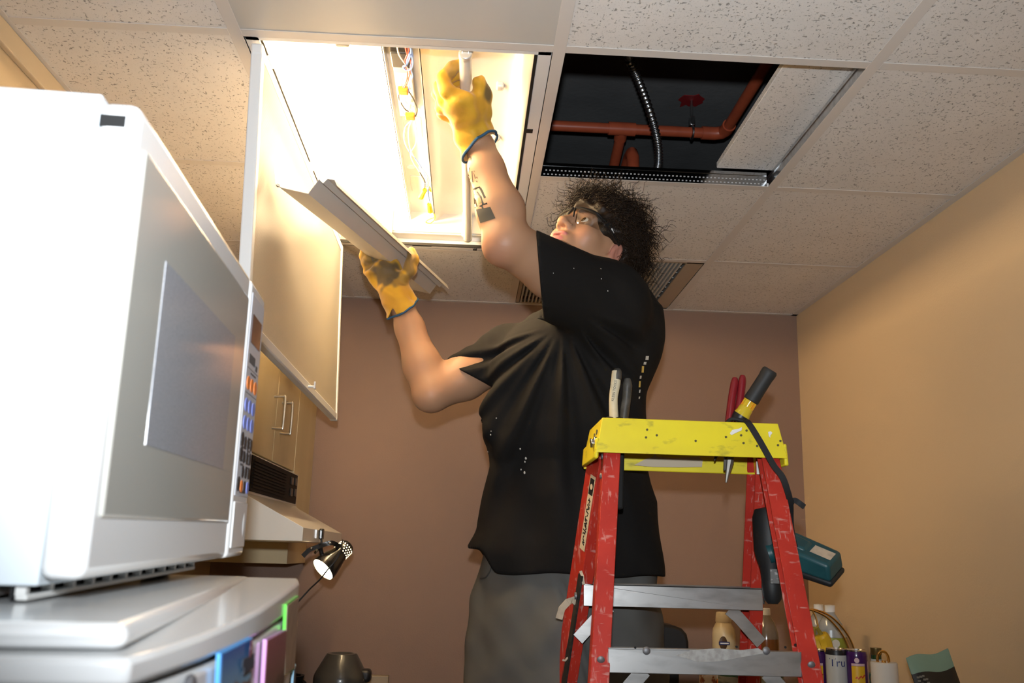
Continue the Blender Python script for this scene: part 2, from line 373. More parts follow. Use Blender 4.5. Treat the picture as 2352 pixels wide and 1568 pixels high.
# centre wireway (its cover is off): shallow tray
MB().box((cx-cw, fy0+.02, ztop-.006), (cx+cw, fy1-.06, ztop-.003)).box((cx-cw-.002, fy0+.02, ztop-.034), (cx-cw, fy1-.06, ztop-.003)).box((cx+cw, fy0+.02, ztop-.034), (cx+cw+.002, fy1-.06, ztop-.003)).build('wireway_tray', m_refl, fix, smooth=0)
for y, w in ((.50, .022), (.86, .024)): MB().box((cx-w, y, ztop-.0085), (cx+w, y+.11, ztop-.006)).build('embossed_pad', m_refl, fix, bevel=.0015)
for x, y in ((cx-.015, .10), (cx+.020, .10), (cx+.012, .46), (cx+.014, .80), (cx-.018, .80)): MB().cyl((x, y, ztop-.0085), (x, y, ztop-.0055), .011, n=20).build('knockout', m_wmetal, fix)
for i, (x, y) in enumerate(((cx-cw-.03, .13), (cx+cw+.03, .12), (.50, .11), (.50, .14), (.505, .30), (.505, .56), (.548, .22), (.548, .25), (.550, .34), (.548, .60))):
    MB().box((x-.009, y-.009, ztop-.03), (x+.009, y+.012, ztop-.012)).build('reflector_clip', m_refl, fix, bevel=.005, seg=3)
# end plate with lamp sockets
MB().box((fx0+.03, fy1-.062, zl+.03), (fx1-.03, fy1-.055, ztop)).box((fx0+.03, fy1-.055, zl+.026), (fx1-.03, fy1-.002, zl+.03)).build('end_plate', m_refl, fix, bevel=.002)
MB().box((fx0+.03, fy0+.02, zl+.03), (fx1-.03, fy0+.03, ztop)).build('end_plate', m_refl, fix, bevel=.002)
TX = (.190, .432); TZ = H+.034
for x in TX:
    for y in (fy1-.075, fy0+.045):
        MB().box((x-.014, y-.008, TZ-.016), (x+.014, y+.010, ztop-.002)).build('lamp_socket', mat('socket_white', (.85, .84, .8), .35), fix, bevel=.006, seg=3)
MB().box((cx-.045, fy1-.0565, zl+.034), (cx+.035, fy1-.0555, zl+.062)).build('embossed_pad', m_refl, fix)
# flange and black gasket round the aperture
mb = MB(); fw = .026
mb.box((fx0, fy0, zl-.003), (fx0+fw, fy1, zl)).box((fx1-fw, fy0, zl-.003), (fx1, fy1, zl)).box((fx0, fy0, zl-.003), (fx1, fy0+.012, zl)).box((fx0, fy1-fw, zl-.003), (fx1, fy1, zl))
mb.build('flange', m_wmetal, fix, smooth=0, bevel=.001, seg=1)
gk = MB().box((fx1-fw-.006, fy0+.012, zl-.004), (fx1-fw, fy1-fw, zl+.004)).box((fx0+fw, fy1-fw-.007, zl-.004), (fx1-fw, fy1-fw, zl+.004))
gk.build('gasket', m_gasket, fix, smooth=0)
MB().box((cx-.03, fy1-fw-.005, zl-.0045), (cx+.03, fy1-fw+.003, zl-.002)).build('gasket_clip', m_gasket, fix, smooth=0)
for x, y, w in ((fx1-fw-.002, .34, .016), (fx1-fw-.002, .97, .013)): MB().box((x-.002, y, zl-.0045), (x+w, y+.018, zl-.003)).build('latch_tab', m_black, fix, smooth=0)
MB().box((.455, fy1-fw-.004, zl-.010), (.468, fy1-fw+.010, zl-.002)).build('latch_tab', m_black, fix, bevel=.002)
# ballast
bal = MB().box((cx-.022, .17, ztop-.034), (cx+.018, .45, ztop-.006)).build('ballast', mat('ballast_metal', (.42, .41, .39), .35, .6), fix, bevel=.003)
MB().box((cx-.020, .245, ztop-.0348), (cx+.016, .44, ztop-.034)).build('ballast_label', mat('ballast_label', (.74, .73, .70), .5, mott=(160, (.30, .28, .27), .56, .60, (1, .25, 1))), bal, smooth=0)
MB().box((cx-.023, .155, ztop-.040), (cx+.019, .215, ztop-.010)).build('ballast_end', m_black, bal, bevel=.003)
# wiring
wz = ztop-.045
def wire(name, pts, col, r=.0016, parent=fix):
    p = smooth_path(pts, 6); return MB().tube(p, r, n=6).build(name, mat('wire_'+col, {'white': (.8, .8, .78), 'blue': (.16, .30, .72), 'red': (.72, .08, .06), 'black': (.03, .03, .03), 'yellow': (.85, .62, .05), 'purple': (.35, .22, .5)}[col], .4), parent)
def wp(u, v, dz=0.0): return PZ(u, v, wz-dz)
wire('wire', [wp(911, 95), wp(916, 125), wp(932, 150), wp(940, 175), wp(930, 195), wp(922, 215), wp(918, 240), wp(926, 262)], 'white')
wire('wire', [wp(935, 92), wp(938, 118), wp(930, 140), wp(936, 165), wp(932, 190), wp(920, 206)], 'red')
wire('wire', [wp(930, 92), wp(933, 118), wp(944, 145), wp(941, 170), wp(935, 190), wp(927, 205)], 'red')
wire('wire', [wp(939, 92), wp(944, 120), wp(934, 148), wp(926, 153), wp(932, 160), wp(944, 158), wp(948, 140), wp(942, 122), wp(936, 135), wp(933, 150)], 'blue', .0022)
wire('wire', [wp(942, 100), wp(948, 128), wp(943, 155), wp(948, 175), wp(940, 190), wp(938, 212)], 'blue')
wire('wire', [wp(939, 210), wp(950, 228), wp(958, 250), wp(955, 265), wp(947, 272)], 'black')
wire('wire', [wp(918, 208), wp(916, 225), wp(928, 248), wp(938, 256)], 'black')
wire('wire', [wp(922, 215), wp(920, 240), wp(928, 262), wp(940, 268)], 'white')
wire('wire', [wp(948, 274), wp(931, 292), wp(928, 320), wp(938, 345), wp(955, 365), wp(970, 388), wp(978, 412), wp(981, 440)], 'blue')
wire('wire', [wp(952, 272), wp(956, 300), wp(955, 330), wp(943, 352), wp(950, 375), wp(963, 395), wp(972, 415), wp(984, 428)], 'white')
wire('wire', [wp(946, 276), wp(938, 300), wp(942, 340), wp(958, 372), wp(974, 392), wp(985, 412), wp(988, 428)], 'white')
wire('wire', [wp(963, 395), wp(968, 402), wp(976, 418), wp(974, 440)], 'black')
wire('wire', [wp(986, 425), wp(984, 445), wp(988, 470), wp(990, 490)], 'blue')
wire('wire', [wp(990, 482), wp(1000, 498), wp(990, 512), wp(978, 510), wp(985, 504), wp(996, 500)], 'yellow')
wire('wire', [wp(972, 432), wp(985, 427), wp(990, 440), wp(984, 432)], 'yellow')
m_org = mat('orange_connector', (.85, .22, .02), .35); m_yel = mat('yellow_wire_nut', (.92, .72, .02), .4)
for (u, v) in ((926, 208), (942, 267)):
    p = wp(u, v, .002); MB().box((p.x-.011, p.y-.010, p.z-.006), (p.x+.011, p.y+.010, p.z+.006)).build('push_connector', m_org, fix, bevel=.002)
for (a, c) in (((975, 437), (968, 450)), ((986, 470), (988, 482))):
    p = wp(*a, .003); q = wp(*c, .003); d = (q-p).normalized()
    MB().cyl(p-d*.004, q+d*.008, .0062, .0085, n=8).build('wire_nut', m_yel, fix, smooth=20)
# lens door hanging open from the left hinge
dx = .040; dy0, dy1 = .022, 2*F2-.022; dzt, dzb = H-.006, H-.560
tilt = .022
def dpt(x, y, z): return V(x+tilt*(H-z)/.56, y, z)
m_lens = mat('prismatic_lens', (.93, .92, .88), .20, trans=.0)
nt, b = nodes_of(m_lens)
# lens: translucent acrylic with fine diagonal prisms
vn = nt.nodes.new('ShaderNodeTexVoronoi'); vn.inputs['Scale'].default_value = 170; vn.inputs['Randomness'].default_value = 0.0
geo = nt.nodes.new('ShaderNodeNewGeometry'); mp = nt.nodes.new('ShaderNodeMapping'); mp.inputs['Rotation'].default_value = (math.radians(45), 0, 0)
nt.links.new(geo.outputs['Position'], mp.inputs['Vector']); nt.links.new(mp.outputs['Vector'], vn.inputs['Vector'])
bp = nt.nodes.new('ShaderNodeBump'); bp.inputs['Strength'].default_value = .55; bp.inputs['Distance'].default_value = .0012
nt.links.new(vn.outputs['Distance'], bp.inputs['Height']); nt.links.new(bp.outputs['Normal'], b.inputs['Normal'])
tr = nt.nodes.new('ShaderNodeBsdfTranslucent'); tr.inputs['Color'].default_value = (.96, .94, .90, 1); nt.links.new(bp.outputs['Normal'], tr.inputs['Normal'])
ms = nt.nodes.new('ShaderNodeMixShader'); ms.inputs[0].default_value = .80
out = nt.nodes['Material Output']; nt.links.new(b.outputs[0], ms.inputs[1]); nt.links.new(tr.outputs[0], ms.inputs[2]); nt.links.new(ms.outputs[0], out.inputs['Surface'])
lens = MB().hexa([dpt(dx, dy0+.02, dzb+.02), dpt(dx+.003, dy0+.02, dzb+.02), dpt(dx+.003, dy1-.02, dzb+.02), dpt(dx, dy1-.02, dzb+.02),
                  dpt(dx, dy0+.02, dzt-.02), dpt(dx+.003, dy0+.02, dzt-.02), dpt(dx+.003, dy1-.02, dzt-.02), dpt(dx, dy1-.02, dzt-.02)])
frd = lens.build('lens_door', m_lens, fix, smooth=0, label='prismatic acrylic lens panel of the hanging door')
def rail(a, c, w=.022, name='door_rail'):
    mb = MB(); mb.bar(a, c, .020, w, up=(0,0,1) if abs(a.z-c.z) < .1 else (0,1,0)); return mb.build(name, m_wmetal, frd, smooth=0, bevel=.003)
xo = dx-.004
rail(dpt(xo, dy0, dzb+.012), dpt(xo, dy1, dzb+.012)); rail(dpt(xo, dy0, dzt-.012), dpt(xo, dy1, dzt-.012))
mb = MB()
for y in (dy0+.012, dy1-.010):
    a, c = dpt(xo-.010, y-.012, dzb), dpt(xo+.010, y+.012, dzt)
    o_ = MB().hexa([dpt(xo-.011, y-.011, dzb), dpt(xo+.011, y-.011, dzb), dpt(xo+.011, y+.011, dzb), dpt(xo-.011, y+.011, dzb), dpt(xo-.011, y-.011, dzt), dpt(xo+.011, y-.011, dzt), dpt(xo+.011, y+.011, dzt), dpt(xo-.011, y+.011, dzt)])
    o_.build('door_rail', m_wmetal, frd, smooth=0, bevel=.003)
lp = dpt(dx, .84, dzb)
lp = PX(712, 934, .075)
MB().tube([(lp.x-.022, lp.y, dzb+.012), (lp.x+.01, lp.y, dzb+.012)], .003, n=6).box((lp.x+.006, lp.y-.006, dzb+.006), (lp.x+.010, lp.y+.006, dzb+.024)).build('door_latch', m_wmetal, frd, bevel=.0008)
for y in (.10, .60, 1.10): MB().cyl((dx+.006, y-.02, H-.001), (dx+.006, y+.02, H-.001), .004, n=8).build('hinge', m_wmetal, frd)
# lit tube (left) and dead tube being drawn out (right)
def tube_thing(x, z, name, lit, label, y0=.050, y1=1.150, dx_=0):
    t = thing(name, (x, (y0+y1)/2, z), label, 'fluorescent tube')
    mt = mat('lit_phosphor', (.9, .9, .85), .4, emit=(TUBE_COL, TUBE_EMIT)) if lit else mat('unlit_tube_glass', (.86, .84, .80), .16, coat=.4)
    MB().cyl((x, y0+.012, z), (x+dx_, y1-.012, z), .0129, n=24, caps=False).build('glass_tube', mt, t)
    for s in (0, 1):
        ya, yb = (y0, y0+.016) if s == 0 else (y1-.016, y1); xx = x+dx_*s
        c = MB().cyl((xx, ya, z), (xx, yb, z), .0134, n=24).build('end_cap', mat('tube_cap', (.70, .69, .66), .35, .4), t, bevel=.002)
        e = -1 if s == 0 else 1; ye = ya if s == 0 else yb
        MB().cyl((xx-.006, ye, z), (xx-.006, ye+e*.007, z), .0012, n=6).cyl((xx+.006, ye, z), (xx+.006, ye+e*.007, z), .0012, n=6).build('pin', m_steel, c)
    return t
tube_thing(TX[0], TZ, 'fluorescent_tube', True, 'glowing fluorescent tube still lit in the left half of the fixture')
tube_thing(TX[1]-.002, H+.018, 'fluorescent_tube', False, 'unlit white fluorescent tube gripped by the raised gloved hand', dx_=.008, y0=.06, y1=1.145)
# removed wireway cover held in the lower hand
m_cov = mat('cover_enamel', (.72, .68, .62), .35, mott=(4, (.66, .62, .57), .35, .7))
cn = PY(700, 420, .13); cf = PY(982, 658, 1.12); cd = (cf-cn).normalized()
ax = (V(1, 0, 0)-cd*cd.x).normalized(); ay = ax.cross(cd)
if ay.z > 0: ay = -ay
# section: lip, wing, valley, tall side, ribbed top edge (points read at the near end)
sec_px = [(630, 386), (633, 422), (646, 430), (708, 444), (733, 411), (742, 420), (752, 410), (768, 412), (774, 426)]
sec = []
for u_, v_ in sec_px:
    d_ = Vector(ray(u_, v_)); k_ = (cn-CAM_LOC).dot(cd)/d_.dot(cd); q_ = CAM_LOC+d_*k_-cn; sec.append((q_.dot(ax), q_.dot(ay)))
cov = thing('wireway_cover', cn.lerp(cf, .6), 'folded white metal wireway cover held up in the lower gloved hand', 'metal cover')
mb = MB(); t = .0012; nseg = 2; npnt = len(sec)
for j in range(nseg+1):
    c = cn.lerp(cf, j/nseg)
    for a, bb in sec: mb.v.append(c+ax*a+ay*bb)
    for a, bb in sec: mb.v.append(c+ax*a+ay*(bb+t))
for j in range(nseg):
    o1 = j*2*npnt; o2 = (j+1)*2*npnt
    for i in range(npnt-1): mb.f += [(o1+i, o1+i+1, o2+i+1, o2+i), (o1+npnt+i, o2+npnt+i, o2+npnt+i+1, o1+npnt+i+1)]
    for i in (0, npnt-1): mb.f.append((o1+i, o2+i, o2+npnt+i, o1+npnt+i))
for o1 in (0, nseg*2*npnt):
    for i in range(npnt-1): mb.f.append((o1+i, o1+i+1, o1+npnt+i+1, o1+npnt+i))
mb.build('folded_sheet', m_cov, cov, smooth=25)
for e, u in ((cn, 0), (cf, 1)):
    c = e+ax*(-.06)+ay*(.0)+cd*(.012 if u == 0 else -.012)
    MB().ball(c, .004).build('spring_clip', m_steel, cov)
# ------------------------------------------------------------------ stepladder
m_fib = mat('red_fibreglass', (.50, .028, .016), .42, mott=(14, (.40, .02, .012), .35, .7))
nt, b = nodes_of(m_fib)
sc1 = ramp(nt, tex_noise(nt, 100, 6, (1.6, 1, .22), (.3, .2, .5)), .60, .69)
sc2 = ramp(nt, tex_noise(nt, 75, 8, (.35, 1, 1.3), (.1, .6, .2)), .61, .70)
base = mix_rgb(nt, ramp(nt, tex_noise(nt, 14, 4), .3, .75), (.50, .034, .020), (.38, .022, .014))
nt.links.new(mix_rgb(nt, math_n(nt, 'MULTIPLY', math_n(nt, 'MAXIMUM', sc1, sc2), .55), base, (.60, .34, .30)), b.inputs['Base Color'])
m_yel2 = mat('yellow_plastic', (.80, .66, .02), .42)
nt, b = nodes_of(m_yel2)
sm = ramp(nt, tex_noise(nt, 22, 9, (1, 1, 2.2)), .60, .72)
sm2 = ramp(nt, tex_noise(nt, 9, 4), .35, .7)
base = mix_rgb(nt, sm2, (.82, .69, .025), (.72, .58, .03))
nt.links.new(mix_rgb(nt, math_n(nt, 'MULTIPLY', sm, .6), base, (.20, .17, .04)), b.inputs['Base Color'])
m_alu = mat('scuffed_aluminium', (.58, .58, .57), .33, .85, mott=(35, (.42, .42, .41), .45, .7, (.4, 1, 1.4)))
YN, YFAR = .25, .445                     # near and far face of the cap
zt, zb = 1.777, 1.706
x0, x1 = .728, 1.094
lad = thing('stepladder', ((x0+x1)/2, .33, 0), 'red fibreglass stepladder with a scuffed yellow plastic top', 'stepladder')
# cap: tapered box, hollow underneath
w = .006; fl_ = .010
def capring(z, g): return [V(x0-g, YN-g*.6, z), V(x1+g, YN-g*.6, z), V(x1+g, YFAR+g*.6, z), V(x0-g, YFAR+g*.6, z)]
outer_t = capring(zt, -.004); outer_b = capring(zb, fl_); inner_b = capring(zb, fl_-w); inner_t = capring(zt-.007, -.004-w)
mb = MB(); mb.v = outer_t+outer_b+inner_b+inner_t
mb.f = [(0, 1, 2, 3), (12, 15, 14, 13)]
for i in range(4):
    j = (i+1) % 4
    mb.f += [(i, 4+i, 4+j, j), (4+i, 8+i, 8+j, 4+j), (8+i, 12+i, 12+j, 8+j)]
cap = mb.build('top_cap', m_yel2, lad, bevel=.007, seg=3)
MB().bar(V(x0-.008, YFAR+.004, zb-.004), V(x1+.008, YFAR+.004, zb-.004), .005, .022).build('cap_lip', m_yel2, cap, bevel=.002)
# right end hooks down round the rail
MB().hexa([V(x1+.004, YN-.004, zb-.014), V(x1+.013, YN-.004, zb-.014), V(x1+.013, YFAR, zb-.014), V(x1+.004, YFAR, zb-.014), V(x1+.004, YN-.004, zb+.03), V(x1+.010, YN-.004, zb+.03), V(x1+.010, YFAR, zb+.03), V(x1+.004, YFAR, zb+.03)]).build('cap_end', m_yel2, cap, bevel=.004)
MB().hexa([V(x0-.013, YN-.004, zb-.012), V(x0-.004, YN-.004, zb-.012), V(x0-.004, YFAR, zb-.012), V(x0-.013, YFAR, zb-.012), V(x0-.010, YN-.004, zb+.03), V(x0-.002, YN-.004, zb+.03), V(x0-.002, YFAR, zb+.03), V(x0-.010, YFAR, zb+.03)]).build('cap_end', m_yel2, cap, bevel=.004)
m_riv = mat('rivet', (.22, .22, .23), .55, .7)
for y, z in ((.29, 1.752), (.32, 1.748), (.30, 1.715), (.33, 1.712), (.375, 1.745), (.40, 1.712)):
    xx = x0+.003-(zt-z)*.19; MB().cyl((xx-.0012, y, z), (xx+.003, y, z), .0052, n=12).build('cap_hole', mat('cap_hole', (.10, .085, .03), .8), cap)
for (u, v) in ((1487, 986), (1484, 1004), (1509, 999), (1598, 1012), (1703, 999), (1708, 1017), (1716, 988), (1739, 1024), (1793, 1012), (1787, 1022), (1668, 1003)):
    p = PY(u, v, YN-.004); MB().cyl((p.x, YN-.0075+(p.z-zb)*.11, p.z), (p.x, YN+.002+(p.z-zb)*.11, p.z), .0024, n=8).build('cap_hole', mat('cap_hole', (.10, .085, .03), .8), cap)
xb = x0-.004
p = V(xb-.004, .268, 1.726); bo = MB().cyl(p, p+V(-.009, 0, 0), .0095, n=6).cyl(p+V(.003,0,0), p+V(-.003,0,0), .0135, n=18).build('cap_bolt', m_steel, cap, bevel=.001)
# pale worn patches: label residue on the far lip, paint chips on the near face
res = mat('glue_residue', (.52, .44, .32), .7)
def patch(name, pts, y, m, parent):
    q = [PY(u, v, y) for u, v in pts]; mb = MB(); n = len(q)
    mb.v = q+[a+V(0, -.0006, 0) for a in q]; mb.f = [tuple(range(n)), tuple(range(2*n-1, n-1, -1))]+[(i, (i+1) % n, n+(i+1) % n, n+i) for i in range(n)]
    return mb.build(name, m, parent, smooth=0)
yi = YFAR-.0062
patch('label_residue', [(1456, 1068), (1482, 1054), (1500, 1048), (1505, 1040), (1508, 1048), (1545, 1052), (1575, 1050), (1605, 1049), (1614, 1056), (1612, 1072), (1560, 1073), (1500, 1072)], yi-.002, res, cap)
chip = mat('white_paint_chip', (.78, .78, .76), .6)
patch('paint_chip', [(1676, 995), (1682, 987), (1698, 984), (1704, 980), (1703, 988), (1690, 994), (1680, 999)], YN-.0095, chip, cap)
patch('paint_chip', [(1764, 992), (1770, 990), (1774, 994), (1769, 1000), (1769, 1005), (1766, 1002)], YN-.0095, chip, cap)
def rail4(name, top, bot, web, fl, face_dir, open_dir, th=.0045):
    """C-channel rail: web across `face_dir` width, two flanges toward open_dir"""
    d = (bot-top).normalized(); f = Vector(face_dir); f = (f-d*f.dot(d)).normalized(); o = Vector(open_dir); o = (o-d*o.dot(d)); o = (o-f*o.dot(f)).normalized()
    sec = [(-web/2, 0), (web/2, 0), (web/2, fl), (web/2-th, fl), (web/2-th, th), (-web/2+th, th), (-web/2+th, fl), (-web/2, fl)]
    mb = MB(); n = len(sec)
    mb.v = [top+f*a+o*c for a, c in sec]+[bot+f*a+o*c for a, c in sec]
    mb.f = [(i, (i+1) % n, n+(i+1) % n, n+i) for i in range(n)]+[(0, 1, 4, 5), (1, 2, 3, 4), (0, 5, 6, 7), (n, n+5, n+4, n+1), (n+1, n+4, n+3, n+2), (n, n+7, n+6, n+5)]
    return mb.build(name, m_fib, lad, smooth=0, bevel=.0012, seg=1)
# rear (near) rails: web faces the side, one flange faces the camera
def on_line(a, c, z): t = (a.z-z)/(a.z-c.z); return a.lerp(c, t)
nlT = V(.739, .283, 1.742); nlm = PY(1352, 1568, .135); nrT = V(1.090, .283, 1.742); nrm = PY(1886, 1568, .135)
def ext(a, m): t = (a.z-.02)/(a.z-m.z); return a+(m-a)*t
nlB = ext(nlT, nlm); nrB = ext(nrT, nrm)
rl = rail4('rear_rail', nlT, nlB, .030, .034, (0, 1, 0), (1, 0, 0)); rr_ = rail4('rear_rail', nrT, nrB, .030, .036, (0, 1, 0), (-1, 0, 0))
# front (far) rails, step side
flT = V(.738, .400, 1.728); flm = PY(1285, 1568, .575); frT = V(1.112, .405, 1.735); frm = PY(1735, 1568, .575)
flB = ext(flT, flm); frB = ext(frT, frm)
FDL = (-.30, .954, 0)
fl1 = rail4('front_rail', flT, flB, .062, .028, FDL, (1, .3, 0)); fr1 = rail4('front_rail', frT, frB, .062, .030, (0, 1, 0), (-1, 0, 0))
for o_ in (nlB, nrB, flB, frB):
    MB().box((o_.x-.025, o_.y-.035, 0), (o_.x+.025, o_.y+.035, .035)).build('foot', m_black, lad, bevel=.006)
# steps (front) and horizontals (rear)
for i, z in enumerate((1.447, 1.142, .838, .533, .229)):
    a = on_line(flT, flB, z); c = on_line(frT, frB, z)
    st = MB().box((a.x+.016, a.y-.030, z-.046), (c.x-.005, a.y-.0275, z)).box((a.x+.016, a.y-.030, z-.003), (c.x-.005, a.y+.045, z)).box((a.x+.016, a.y+.043, z-.046), (c.x-.005, a.y+.045, z))
    for k in range(6): st.box((a.x+.017, a.y-.022+k*.011, z), (c.x-.006, a.y-.018+k*.011, z+.0018))
    s_ = st.build('step', m_alu, lad, smooth=0, bevel=.001, seg=1)
    for s, e in ((1, a), (-1, c)):
        MB().strip([(e.x+s*.075, e.y-.018, z-.046), (e.x+s*.055, e.y-.018, z-.062), (e.x+s*.006, e.y-.018, z-.115)], .026, .003, (1, 0, -s)).build('step_brace', m_alu, s_, smooth=0)
        MB().cyl((e.x-s*.0025, e.y-.020, z-.026), (e.x+s*.002, e.y-.020, z-.026), .0075, n=14).build('rivet', m_riv, s_)
def ball_riv(p, n_, r=.0075):
    p = Vector(p); return MB().lathe([(r, 0), (r*.95, .0012), (r*.7, .0026), (r*.35, .0033), (.0001, .0035)], p, n_, 16)
for i, z in enumerate((1.327, .95, .57, .20)):
    a = on_line(nlT, nlB, z); c = on_line(nrT, nrB, z); yy = a.y-.0165
    hz = MB().box((a.x+.030, yy, z-.021), (c.x-.034, yy+.0025, z+.021)).box((a.x+.030, yy, z+.0185), (c.x-.034, yy+.022, z+.021)).build('rear_horizontal', m_alu, lad, smooth=0, bevel=.001, seg=1)
    for s, e in ((1, a), (-1, c)):
        MB().strip([(e.x+s*.095, yy+.006, z-.016), (e.x+s*.022, yy+.002, z-.095)], .026, .0028, (1, 0, -s)).build('brace', m_alu, hz, smooth=0)
    if i == 0:
        for u in (1485, 1760): q = PY(u, 1494, yy); ball_riv((q.x, yy, q.z), (0, -1, 0), .0072).build('rivet', m_riv, hz)
        for u, v in ((1459, 1487), (1804, 1486), (1827, 1480), (1692, 1485)): q = PY(u, v, yy); MB().cyl((q.x, yy-.0006, q.z), (q.x, yy+.001, q.z), .0022, n=8).build('hole', m_dark, hz)
        sm_ = mat('grey_putty', (.30, .285, .265), .7, mott=(90, (.40, .39, .37), .4, .6))
        MB.build(MB().prism([(a_, b_) for a_, b_ in [(0, 0), (.03, .010), (.075, .014), (.12, .012), (.15, .016), (.165, .008), (.13, .002), (.08, -.008), (.04, -.010), (.02, -.004)]], PY(1550, 1505, yy)+V(0, -.0007, 0), (1,0,0), (0,0,1), (0, .0008, 0)), 'putty_smear', sm_, hz, smooth=0)
    for e, u in ((nlT.lerp(nlB, (nlT.z-z)/(nlT.z-nlB.z)), 1), (nrT.lerp(nrB, (nrT.z-z)/(nrT.z-nrB.z)), -1)):
        ball_riv((e.x+u*.017, e.y-.0155, e.z), (0, -1, -.33), .0072).build('rivet', m_riv, lad)
for z in (1.70, 1.66):
    e = on_line(nlT, nlB, z); ball_riv((e.x-.0005, e.y-.004, z), (-1, 0, 0), .006).build('rivet', m_riv, lad)
# white sticker stub at the top of the far right rail
p = PY(1697, 1044, .385); MB().box((frT.x-.030-.001, .372, 1.685), (frT.x-.012, .3735, 1.712)).build('sticker', chip, lad, smooth=0)
# maker's sticker on the far left rail: cream label with black script and oval badge
m_lab = mat('cream_label', (.66, .54, .36), .55); m_ink = mat('black_ink', (.012, .012, .012), .5)
fdir = (flB-flT).normalized(); ny = V(*FDL); ny = (ny-fdir*ny.dot(fdir)).normalized(); nx = fdir.cross(ny).normalized()
if nx.x > 0: nx = -nx
st_c = on_line(flT, flB, 1.60)+nx*.0006+ny*(-.012)
def sticker(c, along, across, L, W, m, name, lift=.0004):
    return MB().prism([(-L/2, -W/2), (L/2, -W/2), (L/2, W/2), (-L/2, W/2)], c, along, across, nx*lift).build(name, m, lad, smooth=0)
sticker(st_c, fdir, ny, .165, .026, m_lab, 'label')
sticker(st_c-fdir*.058, fdir, ny, .036, .021, m_ink, 'label_badge', .0007)
MB().lathe([(.0062, 0), (.0062, .0003)], st_c-fdir*.058+nx*.0007, nx, 20).build('badge_ring', m_lab, lad, smooth=0)
mb = MB(); rq = random.Random(3)
for k in range(15):
    s0 = -.032+k*.0068; pts = [st_c+fdir*(s0+.006*j/3+rq.uniform(-.001, .002))+ny*(rq.uniform(-.0075, .0075))+nx*.0009 for j in range(4)]
    mb.strip(pts, .0028, .0004, tuple(ny))
mb.build('label_script', m_ink, lad, smooth=0)
# black edge tape peeling from the far left rail, with torn pale flaps
m_tape = mat('black_tape', (.02, .018, .016), .55, mott=(60, (.05, .045, .04), .5, .7)); m_flap = mat('tape_back', (.62, .50, .36), .7, mott=(50, (.45, .36, .27), .45, .7))
ta = on_line(flT, flB, 1.475); tb = on_line(flT, flB, .9)
MB().bar(ta+nx*.002+ny*(-.028), tb+nx*.002+ny*(-.028), .004, .018, up=tuple(ny)).build('edge_tape', m_tape, lad, smooth=0)
q = on_line(flT, flB, 1.412)+nx*.004+ny*(-.028)
MB().strip([q+V(.002, 0, .006), q+V(-.006, -.004, .010), q+V(-.018, -.008, .005), q+V(-.030, -.008, -.008), q+V(-.036, -.006, -.030)], .016, .0012, (.9, .2, .4)).build('tape_flap', m_flap, lad, smooth=0)
q = on_line(flT, flB, 1.300)+nx*.004+ny*(-.03)
MB().strip([q, q+V(-.006, -.003, -.006), q+V(-.012, -.004, -.005)], .004, .001, (0, 0, 1)).build('tape_flap', m_flap, lad, smooth=0)
q = on_line(flT, flB, 1.478)+nx*.001+ny*(-.030)
MB().strip([q+V(-.003, 0, .006), q+V(.001, -.001, -.004), q+V(.004, -.001, -.022)], .006, .0008, (1, 0, .2)).build('tape_flap', m_flap, lad, smooth=0)
scorch = mat('dark_scuff', (.03, .012, .02), .6, mott=(70, (.30, .03, .02), .50, .62, (1, 1, .35)))
MB().prism([(-.002, -.022), (.04, -.012), (.10, -.006), (.16, -.010), (.23, -.004), (.23, -.027), (.05, -.029)], on_line(flT, flB, 1.37)+nx*.0002, fdir, ny, nx*.0004).build('dark_scuff', scorch, lad, smooth=0)
# spreader bars
for a, c, s in ((nlT, flT, 1), (nrT, frT, -1)):
    p = on_line(a, nlB if s == 1 else nrB, .95); q = on_line(c, flB if s == 1 else frB, .98)
    MB().bar(p+V(s*.02, 0, 0), q+V(s*.02, 0, 0), .003, .022).build('spreader', m_alu, lad, smooth=0)
# ------------------------------------------------------------------ tools in the ladder top
ZC = zt-.002
def handle(pts, rads, name, m, parent, n=14, flat=1.0):
    p = smooth_path(pts, 6); k = len(p); r = [float(np.interp(i/(k-1), np.linspace(0, 1, len(rads)), rads)) for i in range(k)]
    return MB().tube(p, r, n=n).build(name, m, parent, smooth=60)
m_cream = mat('cream_handle', (.62, .56, .40), .45, mott=(25, (.50, .44, .31), .4, .7)); m_blk2 = mat('worn_black_handle', (.045, .043, .038), .45, mott=(30, (.10, .095, .085), .5, .75))
yk = .33
pl = thing('wire_strippers', PY(1425, 960, yk), 'pliers with one cream and one black handle standing in the ladder top', 'pliers')
def kp(u, v, y=yk): return PY(u, v, y)
handle([kp(1412, 985), kp(1410, 955), kp(1409, 915), kp(1414, 880), kp(1416, 852)], [.0095, .0098, .0092, .0105, .0095], 'cream_handle', m_cream, pl)
handle([kp(1416, 872), kp(1417, 862), kp(1417.5, 852), kp(1417, 846)], [.0104, .0104, .0095, .005], 'handle_tip', m_blk2, pl)
handle([kp(1430, 985), kp(1434, 950), kp(1439, 915), kp(1441, 885), kp(1441, 869)], [.0095, .0098, .0095, .0105, .006], 'black_handle', m_blk2, pl)
ex = (kp(1413, 880)-kp(1407, 918)).normalized(); ey = V(-1, 0, 0); ey = (ey-ex*ey.dot(ex)).normalized()
text_mb('KLEIN TOOLS', .0075, kp(1409, 899)+V(0, -.0105, 0), ex, ey, ez_t=0, squash=.98, bold=0).build('handle_lettering', m_ink, pl, smooth=0)
MB().hexa([V(.762, .318, 1.60), V(.786, .318, 1.60), V(.786, .34, 1.60), V(.762, .34, 1.60), V(.75, .32, 1.79), V(.79, .32, 1.79), V(.79, .338, 1.79), V(.75, .338, 1.79)]).build('jaws', m_dark, pl, bevel=.004)
